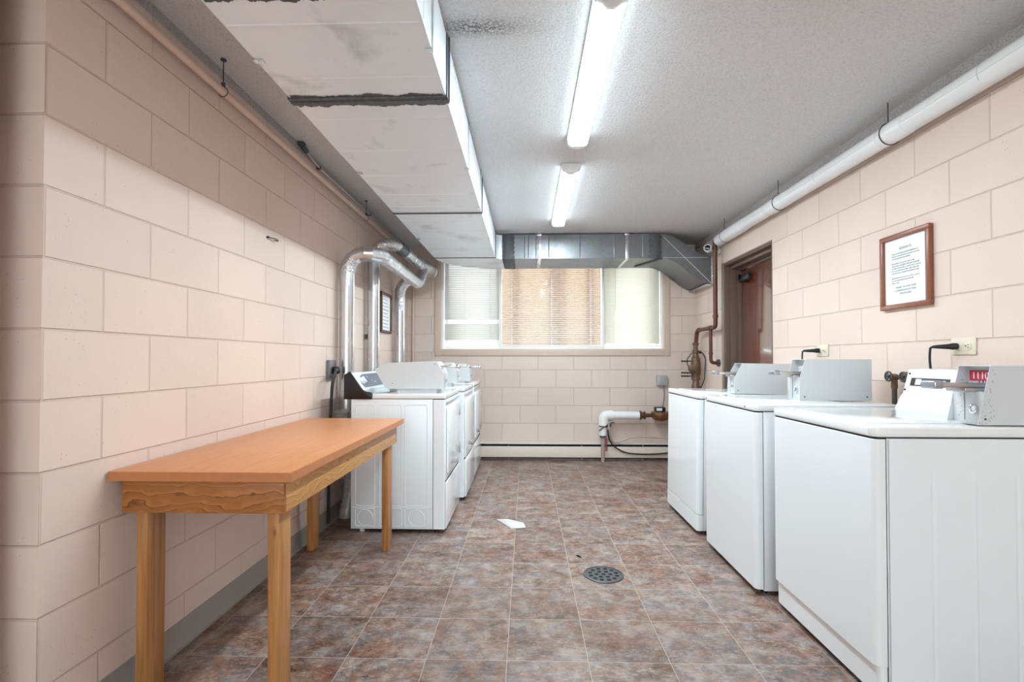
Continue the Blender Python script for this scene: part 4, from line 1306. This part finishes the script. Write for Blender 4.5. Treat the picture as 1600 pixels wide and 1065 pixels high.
# water taps and hoses on the wall behind the washers
wv = thing('water_tap', 'old brass water taps with dark hoses on the right wall behind the nearest washer', 'tap', (R_, 2.55, 1.03))
for y in (2.50, 2.60):
    mb = MB()
    mb.lathe((R_ - 0.001, y, 1.04), (-1, 0, 0), [(0, 0.028), (0.006, 0.028), (0.01, 0.013), (0.05, 0.013), (0.055, 0.018), (0.08, 0.018), (0.085, 0.01)], 16)
    mb.cyl((R_ - 0.065, y, 1.04), (R_ - 0.065, y, 0.985), 0.013, 0.015, seg=14)
    v_ = mb.build('valve', M['brass'], wv)
    mb = MB()
    mb.tube([(R_ - 0.094, y + 0.022 * math.cos(k * PI / 12), 1.045 + 0.022 * math.sin(k * PI / 12)) for k in range(25)], 0.005, 8, caps=False)
    for k in range(5):
        a = k * 2 * PI / 5
        mb.cyl((R_ - 0.094, y, 1.045), (R_ - 0.094, y + 0.022 * math.cos(a), 1.045 + 0.022 * math.sin(a)), 0.003, seg=6)
    mb.cyl((R_ - 0.080, y, 1.045), (R_ - 0.1, y, 1.045), 0.007, seg=12)
    mb.build('wheel_handle', M['iron'], v_)
    MB().tube([(R_ - 0.065, y, 0.99), (R_ - 0.065, y, 0.93), (R_ - 0.05, y + 0.01, 0.6)], 0.0115, 12, 0.02).build('hose', simple('dark_brown_hose', '51453f', 0.5), wv)

# ------------------------------------------------------------------ dryers (local frame front toward -x, then turned round)
def dryer(label, x_front, y_near, w=0.672, d=0.63, h=0.902, box=None, console='dark', drop=False):
    t = thing('clothes_dryer', label, 'dryer', (x_front - d / 2, y_near + w / 2, 0), 'white dryers along the left wall')
    t.rotation_euler = (0, 0, PI)
    # after the half turn local -y faces away from the camera: near side is +y
    xf, xb, y0, y1 = -d / 2, d / 2, -w / 2, w / 2
    zt0 = h - 0.030
    seam = xf + 0.078
    z0 = 0.028
    body = MB().box(seam + .001, xb, y0 + 0.001, y1 - 0.001, z0, zt0 - 0.003, 0.002)
    ob = body.build('cabinet', M['enamel_side'], t, local=True)
    # stamped outlines on the near side
    em = MB()
    def rrect(cx0, cx1, cz0, cz1, r=0.018, yy=y1):
        pts = []
        for (cx, cz, a0) in ((cx1 - r, cz1 - r, 0), (cx0 + r, cz1 - r, PI / 2), (cx0 + r, cz0 + r, PI), (cx1 - r, cz0 + r, 1.5 * PI)):
            for k in range(5):
                a = a0 + (PI / 2) * k / 4
                pts.append((cx + r * math.cos(a), yy - 0.0012, cz + r * math.sin(a)))
        pts.append(pts[0])
        em.tube(pts, 0.0026, 8, caps=False)
    X = lambda wx: -(wx - (x_front - d / 2))
    for a, b in ((-1.115, -0.990), (-0.957, -0.812), (-0.790, -0.645)):
        rrect(X(b), X(a), 0.178, 0.835)
        rrect(X(b), X(a), 0.045, 0.160, 0.010)
    em.tube([(X(-1.13), y1 - .0012, 0.169), (X(-0.62), y1 - .0012, 0.169)], 0.0022, 8)
    for cx in (-1.052, -0.717):
        em.tube([(X(cx) + 0.05 * math.cos(a * PI / 16), y1 - 0.0012, 0.102 + 0.05 * math.sin(a * PI / 16)) for a in range(33)], 0.0024, 8, caps=False)
    em.build('stamped_outline', M['enamel_side'], ob, local=True)
    gp = MB()
    gp.box(seam - 0.0015, seam + 0.001, y0 + 0.002, y1 - 0.002, z0 + .004, zt0 - 0.002)
    gp.box(xf + 0.006, xb - 0.01, y0 + 0.006, y1 - 0.006, zt0 - 0.006, zt0 + 0.001)
    gp.build('gap_shadow', M['black_gap'], ob, local=True)
    MB().prism(rounded_front(xf, seam - 0.0018, y0, y1, 0, 0, 0.008, 4), 'xy', z0, zt0 - 0.005, 0.0015, 1).build('front_panel', M['enamel'], t, local=True)
    # door and its raised surround, lower access panel
    dy0, dy1 = y0 + 0.05, y1 - 0.06
    if drop:
        dr_ = MB().box(xf - 0.016, xf - 0.001, y0 + 0.006, y1 - 0.008, 0.345, 0.80, 0.006, 3)
        dz0 = 0.345
    else:
        dr_ = MB().box(xf - 0.014, xf - 0.001, dy0, dy1, 0.375, 0.81, 0.006, 3)
    dro = dr_.build('door', M['enamel'], t, local=True)
    hg = MB()
    for z in (0.74, 0.45):
        hg.box(xf - 0.019, xf - 0.012, dy0 - 0.012, dy0 + 0.004, z - 0.04, z + 0.04, 0.002)
    hg.build('hinge', M['steel'], dro, local=True)
    hn = MB()
    hn.tube([(xf - 0.016, dy1 - 0.10, 0.43), (xf - 0.045, dy1 - 0.12, 0.43), (xf - 0.045, dy1 - 0.24, 0.43), (xf - 0.016, dy1 - 0.26, 0.43)], 0.007, 10, 0.02)
    hn.build('handle', M['chrome'], dro, local=True)
    lp_ = MB().box(xf - (0.018 if drop else 0.010), xf - 0.001, y0 + 0.006, y1 - 0.008, z0 + 0.004, 0.330, 0.005, 3)
    lpo = lp_.build('lower_panel', M['enamel'], t, local=True)
    MB().box(xf - 0.0022, xf - 0.0002, y0 + 0.01, y1 - 0.012, 0.332, 0.342 if drop else 0.338).build('gap_shadow', M['black_gap'], t, local=True)
    MB().box(xf - 0.0105, xf - 0.001, y0 + 0.05, y1 - 0.05, 0.842, 0.847).build('trim_line', M['grey_box'], t, local=True)
    # top
    tk = MB().prism(rounded_front(xf - 0.004, xb - 0.01, y0, y1, 0, 0, 0.010, 4), 'xy', zt0, h, 0.006, 3)
    tko = tk.build('top_deck', M['enamel_old'], t, local=True)
    s = MB()
    for yy in (y1 - 0.06, y0 + 0.06):
        s.cyl((xf - 0.0055, yy, zt0 + 0.013), (xf - 0.003, yy, zt0 + 0.013), 0.0045, seg=10)
    s.build('screw', M['screw'], tko, local=True)
    for fx_ in (xf + 0.06, xb - 0.06):
        for fy_ in (y0 + 0.05, y1 - 0.05):
            MB().cyl((fx_, fy_, 0.0), (fx_, fy_, z0 + 0.002), 0.018, 0.014, seg=14).build('foot', M['black_plastic'] if fx_ < 0 else M['white_plastic'], t, local=True)
    # console: black end caps, pale sloped face
    endp = [(xb - 0.168, zt0 - 0.003), (xb - 0.17, h), (xb - 0.16, h + 0.012), (xb - 0.125, h + 0.018), (xb - 0.105, h + 0.03), (xb - 0.02, h + 0.150), (xb + 0.018, h + 0.125), (xb + 0.018, zt0 - 0.003)]
    endp = [(p[0] + 0.03, p[1]) for p in endp]
    # measured in the machine's frame: face runs from near the deck up to the back
    for s_, (a, b) in enumerate(((y1 - 0.010, y1 + 0.006), (y0 - 0.004, y0 + 0.010))):
        lab(MB().prism(endp, 'xz', a, b, 0.003, 2).build('console_end', M['black_plastic'], t, local=True), 'black end cap')
    facep = [(xb - 0.072, h - 0.001), (xb - 0.072, h + 0.024), (xb + 0.006, h + 0.140), (xb + 0.034, h + 0.128), (xb + 0.045, h - 0.001)]
    con = MB().prism(facep, 'xz', y0 + 0.0105, y1 - 0.0105, 0.002, 2).build('console', M['panel_white'], t, local=True)
    p0 = Vector((xb - 0.072, 0, h + 0.024)); p1 = Vector((xb + 0.006, 0, h + 0.140))
    ax = (p1 - p0).normalized(); nrm = Vector((-ax.z, 0, ax.x))
    if nrm.x > 0: nrm = -nrm
    rot = Matrix(((0, ax.x, nrm.x, 0), (-1, 0, 0, 0), (0, ax.z, nrm.z, 0), (0, 0, 0, 1)))
    def onface(yy, s, lift):
        return Matrix.Translation(p0 + ax * s + nrm * lift + Vector((0, yy, 0))) @ rot
    W_ = w - 0.03
    # slate graphic: rounded-left shape
    gp_ = bmesh.new()
    pts = [(0.26, 0.018), (0.62, 0.018), (0.62, 0.122), (0.20, 0.122), (0.13, 0.112), (0.08, 0.085), (0.06, 0.050), (0.075, 0.018)]
    mm = MB()
    f0 = [mm.bm.verts.new(onface(y1 - 0.015, 0, 0.0012) @ Vector((p[0], p[1], 0))) for p in pts]
    f1 = [mm.bm.verts.new(onface(y1 - 0.015, 0, -0.0005) @ Vector((p[0], p[1], 0))) for p in pts]
    gp_.free()
    mm.bm.faces.new(f0); mm.bm.faces.new(f1[::-1])
    for i in range(len(pts)):
        mm.bm.faces.new((f0[i], f1[i], f1[(i + 1) % len(pts)], f0[(i + 1) % len(pts)]))
    gr = mm.build('graphic', M['navy'], con, local=True, fixn=True)
    kn = MB()
    c_ = onface(y1 - 0.115, 0.07, 0.001)
    kn.lathe(c_ @ Vector((0, 0, 0)), nrm, [(0, 0.026), (0.004, 0.026), (0.006, 0.022), (0.02, 0.019), (0.022, 0.017)])
    kn.box(-0.003, 0.003, -0.024, 0.024, 0.006, 0.027, 0.001, mtx=c_)
    kn.build('knob', M['white_plastic'], con, local=True)
    dt = MB()
    for i, (a, b) in enumerate(((0.24, 0.09), (0.30, 0.06), (0.33, 0.045), (0.36, 0.045))):
        dt.box(a, a + 0.02, b, b + 0.012, 0.0012, 0.003, mtx=onface(y1 - 0.015, 0, 0))
    dt.build('button', M['grey_box'], con, local=True)
    if box:
        coin_box(t, *box)
    return t

def dryer_box(t, x_front, d, w, y_near, X0, X1, Y0, Y1, Z0, Z1, long_slope=False):
    """coin meter case with sloped front and back edges on a dryer; coordinates in the room"""
    cx, cy = x_front - d / 2, y_near + w / 2
    lx = lambda v: -(v - cx)
    ly = lambda v: -(v - cy)
    pr = [(lx(X0) , Z0 + 0.012), (lx(X0), Z0 + 0.10), (lx(X0 - 0.045), Z1), (lx(X1 + 0.09), Z1 - 0.012), (lx(X1), Z1 - 0.055), (lx(X1 + 0.065), Z0 + 0.016), (lx(X1 + 0.09), Z0), (lx(X0), Z0)]
    ya, yb = ly(Y1), ly(Y0)
    mb = MB().prism(pr, 'xz', yb - 0.003, yb, 0.001, 1)
    mb.prism([(lx(X0) + 0.004, Z0), (lx(X0) + 0.004, Z0 + 0.1), (lx(X0 - 0.045) + 0.004, Z1 - 0.004), (lx(X1 + 0.09) - 0.004, Z1 - 0.016), (lx(X1 + .09) - 0.004, Z0)], 'xz', ya, yb - 0.0035, 0.002, 1)
    ob = mb.build('coin_box', M['coin_paint'], t, local=True)
    ym = (ya + yb) / 2 + 0.02
    zs = Z0 + (Z1 - Z0) * 0.80
    s = MB().box(lx(X0) - 0.075, lx(X0) + 0.04, ym - 0.026, ym + 0.026, zs - 0.007, zs + 0.007, 0.002)
    s.build('coin_slide', M['steel'], ob, local=True)
    MB().box(lx(X0) - 0.10, lx(X0) - 0.072, ym - 0.028, ym + 0.028, zs - 0.012, zs + 0.014, 0.006, 3).build('slide_handle', M['chrome'], ob, local=True)
    sw = MB()
    for (a, z) in ((lx(X1 + 0.12), Z0 + 0.035), (lx(X0 - 0.06), Z1 - 0.02)):
        sw.cyl((a, yb - 0.001, z), (a, yb + 0.0015, z), 0.0035, seg=10)
    sw.build('screw', M['screw'], ob, local=True)
    lk = MB().lathe((lx(X0), ym, Z0 + 0.05), (-1, 0, 0), [(0, 0.014), (0.005, 0.014), (0.006, 0.009)])
    lk.build('lock', M['chrome'], ob, local=True)
    sp_ = MB().box(lx(X0 - 0.05), lx(X1 + 0.15), ya + 0.01, yb - 0.01, 0.902, Z0 + 0.002)
    sp_.build('riser', M['coin_paint'], ob, local=True)
    return ob
DW, DD = 0.672, 0.615
d1 = dryer('nearest white dryer beside the table, pale control panel with slate patch showing', -0.530, 3.292, DW, DD)
dryer_box(d1, -0.530, DD, DW, 3.292, -0.553, -1.02, 3.385, 3.60, 0.932, 1.118)
d2 = dryer('middle white dryer with a chrome door handle, between the nearest and farthest dryers', -0.500, 4.055, DW, DD, drop=True)
dryer_box(d2, -0.500, DD, DW, 4.055, -0.575, -0.95, 4.20, 4.36, 0.934, 1.105)
d3 = dryer('farthest white dryer, beside the back wall heater', -0.500, 4.80, DW, DD)
dryer_box(d3, -0.500, DD, DW, 4.80, -0.545, -0.97, 4.88, 5.06, 0.920, 1.09)

# ------------------------------------------------------------------ baseboard heater along the back wall
ht = thing('baseboard_heater', 'long low beige baseboard heater under the window', 'heater', (0.3, 5.72, 0))
HX0, HX1 = -1.33, R_ - 0.004
mb = MB()
mb.prism([(B - 0.001, 0.196), (B - 0.045, 0.196), (B - 0.066, 0.186), (B - 0.068, 0.182), (B - 0.045, 0.19), (B - 0.001, 0.19)], 'yz', HX0, HX1)
mb.prism([(B - 0.070, 0.155), (B - 0.072, 0.152), (B - 0.072, 0.036), (B - 0.062, 0.030), (B - 0.062, 0.034), (B - 0.069, 0.039), (B - 0.069, 0.151), (B - 0.060, 0.155)], 'yz', HX0, HX1)
mb.box(HX0, HX1, B - 0.004, B - 0.001, 0.0, 0.196)
mb.build('cover', M['heater'], ht, fixn=True)
MB().box(HX0 + 0.002, HX1 - 0.002, B - 0.058, B - 0.005, 0.02, 0.165).build('shadow_block', M['black_gap'], ht)  # solid black block painted in place of the shade inside the cover
mb = MB()
for x in (HX0 + 0.01, -0.2, 0.62, 1.3, HX1 - 0.01):
    mb.box(x - 0.002, x + 0.002, B - 0.060, B - 0.004, 0.0, 0.188)
mb.build('bracket', M['heater'], ht)
MB().box(HX0, HX1, B - 0.0045, B - 0.001, 0.196, 0.214).build('wall_strip', M['heater'], ht)

# ------------------------------------------------------------------ water service pipe and meter
ms = thing('water_pipe', 'white insulated water pipe with an elbow rising from the floor before the heater', 'pipe', (0.84, 5.66, 0))
PY = 5.655
MB().tube([(0.845, PY, 0.29), (0.845, PY, 0.44)], 0.040, 24).build('lower_jacket', M['white_pvc'], ms)
mb = MB().tube([(0.852, PY, 0.40), (0.852, PY, 0.512), (0.955, PY, 0.512)], 0.056, 24, 0.075, 8)
mb.build('elbow_jacket', M['white_pvc'], ms, ang=50)
MB().tube([(0.95, PY, 0.512), (1.245, PY, 0.512)], 0.043, 24).build('horizontal_jacket', M['white_pvc'], ms)
mb = MB().tube([(0.845, PY, 0.0), (0.845, PY, 0.30)], 0.021, 18)
lab(mb.build('pipe', simple('rusty_whitewashed_pipe', 'bdaaa0', 0.6, 0.1, 0.3, bump=0.4, bscale=45, var=0.35), ms), 'rust-marked bare pipe below the white jacket')
mb = MB().tube([(0.882, PY - 0.01, 0.26), (0.882, PY - 0.01, 0.12)], 0.009, 10)
lab(mb.build('red_stub', simple('red_oxide', '8e4a44', 0.5), ms), 'short red oxide stub')
mb = MB().tube([(0.85, PY, 0.385), (0.85, PY, 0.425)], 0.047, 20)
mb.box(0.885, 0.93, PY - 0.05, PY - 0.02, 0.39, 0.43, 0.004)
mb.tube([(0.80, PY - 0.045, 0.345), (0.82, PY - 0.05, 0.37), (0.93, PY - 0.05, 0.44), (0.965, PY - 0.05, 0.435)], 0.006, 8, 0.02)
mb.build('clamp', M['iron'], ms)
mb = MB().tube([(0.845, PY, 0.27), (0.845, PY, 0.295)], 0.036, 20)
mb.build('lower_collar', M['iron'], ms)
mt = thing('water_meter', 'round bronze water meter with grey register at the end of the white pipe', 'water meter', (1.40, PY, 0.5))
mb = MB()
mb.lathe((1.245, PY, 0.512), (1, 0, 0), [(0, 0.04), (0.006, 0.05), (0.02, 0.05), (0.024, 0.035), (0.045, 0.035), (0.05, 0.044), (0.065, 0.044), (0.07, 0.022), (0.15, 0.02)])
mb.build('union_nut', M['brown_pipe'], mt)
mb = MB()
mb.lathe((1.475, PY, 0.555), (0, 0, -1), [(0, 0.088), (0.01, 0.10), (0.03, 0.102), (0.06, 0.098), (0.085, 0.08), (0.1, 0.05), (0.105, 0.0)])
mb.cyl((1.475, PY, 0.515), (1.63, PY, 0.515), 0.03)
mb.build('body', M['bronze'], mt)
mb = MB().box(1.415, 1.525, PY - 0.045, PY + 0.045, 0.558, 0.605, 0.008, 3)
rg = mb.build('register', M['black_plastic'], mt)
MB().box(1.425, 1.485, PY - 0.0475, PY - 0.044, 0.566, 0.596, 0.001).build('dial', M['panel_white'], rg)
MB().tube([(1.62, PY, 0.515), (1.82, PY, 0.515), (1.82, PY, 0.08)], 0.022, 16, 0.05).build('outlet_pipe', M['brown_pipe'], mt)
gb = thing('junction_box', 'small grey junction box on the back wall above the water meter', 'junction box', (1.51, B, 0.895))
MB().box(1.462, 1.572, B - 0.055, B - 0.001, 0.838, 0.952, 0.005, 3).build('box', M['grey_box'], gb)
MB().tube([(1.545, B - 0.02, 0.838), (1.55, B - 0.025, 0.72), (1.53, B - 0.05, 0.64), (1.50, PY, 0.60)], 0.004, 8, 0.06).build('wire', M['grey_rubber'], gb)
ca = MB().tube([(0.90, PY - 0.062, 0.44), (0.905, PY - 0.055, 0.32), (0.96, B - 0.08, 0.20), (1.05, B - 0.085, 0.215), (1.16, B - 0.085, 0.265), (1.30, B - 0.085, 0.268), (1.60, B - 0.085, 0.255), (1.88, B - 0.085, 0.22)], 0.0085, 10, 0.06)
tag(ca.build('beige_cable', M['cable_beige'], origin=(0.89, PY, 0.3)), 'beige cable curving right from the white pipe elbow above the heater', 'cable')
cb_ = MB().tube([(0.89, PY - 0.065, 0.36), (0.90, PY - 0.058, 0.26), (0.97, B - 0.09, 0.16), (1.10, B - 0.088, 0.088), (1.30, B - 0.088, 0.075), (1.52, B - 0.088, 0.085), (1.88, B - 0.088, 0.15)], 0.0075, 10, 0.09)
tag(cb_.build('black_cable', M['rubber'], origin=(0.89, PY, 0.3)), 'black cable sagging across the front of the baseboard heater', 'cable')

# ------------------------------------------------------------------ floor drain, scraps
dn = thing('floor_drain', 'round grey perforated drain set in the tile floor', 'drain', (0.404, 2.695, 0))
DC = Vector((0.404, 2.695, 0))
mb = MB()
seg = 40
def ring(r0, r1, z):
    mb.lathe(DC + Vector((0, 0, 0.0004)), (0, 0, 1), [(0, r1)])
prof = [(0.098, 0.0004), (0.104, 0.0004), (0.104, 0.004), (0.100, 0.0055), (0.094, 0.0055), (0.093, 0.003)]
vs_r = []
for k in range(seg):
    a = 2 * PI * k / seg
    vs_r.append([mb.bm.verts.new((DC.x + r * math.cos(a), DC.y + r * math.sin(a), z)) for r, z in prof])
for k in range(seg):
    for j in range(len(prof) - 1):
        mb.bm.faces.new((vs_r[k][j], vs_r[k][j + 1], vs_r[(k + 1) % seg][j + 1], vs_r[(k + 1) % seg][j]))
mb.build('rim', M['iron'], dn, fixn=True)
MB().cyl((DC.x, DC.y, 0.0003), (DC.x, DC.y, 0.0028), 0.094, seg=40).build('grate', M['iron'], dn)
hb = MB()
for rr_, n, o in ((0.0, 1, 0), (0.036, 6, 0), (0.070, 12, 0.26)):
    for k in range(n):
        a = 2 * PI * k / n + o
        hb.cyl((DC.x + rr_ * math.cos(a), DC.y + rr_ * math.sin(a), 0.0027), (DC.x + rr_ * math.cos(a), DC.y + rr_ * math.sin(a), 0.0032), 0.0115, seg=14)
hb.build('hole', M['black_gap'], dn)

pp = MB()
pts = [(-0.215, 3.60), (-0.13, 3.60), (-0.02, 3.53), (-0.004, 3.42), (-0.10, 3.40), (-0.14, 3.47)]
c_ = pp.bm.verts.new((-0.10, 3.50, 0.0045))
v_ = [pp.bm.verts.new((x, y, 0.0015 + 0.002 * ((i % 2)))) for i, (x, y) in enumerate(pts)]
for i in range(len(v_)):
    pp.bm.faces.new((c_, v_[i], v_[(i + 1) % len(v_)]))
po = pp.build('paper_scrap', simple('scuffed_paper', 'd6d2ce', 0.8), origin=(-0.1, 3.5, 0), ang=10)
so = po.modifiers.new('thickness', 'SOLIDIFY'); so.thickness = 0.0006
tag(po, 'creased white scrap of paper lying on the tile floor', 'paper')
db = MB().tube([(0.285, 2.945, 0.004), (0.298, 2.93, 0.006), (0.312, 2.915, 0.004)], 0.004, 6, radii=[0.002, 0.005, 0.002])
tag(db.build('crumb', M['black_gap'], origin=(0.298, 2.93, 0)), 'tiny dark crumb lying on the floor behind the drain', 'crumb')
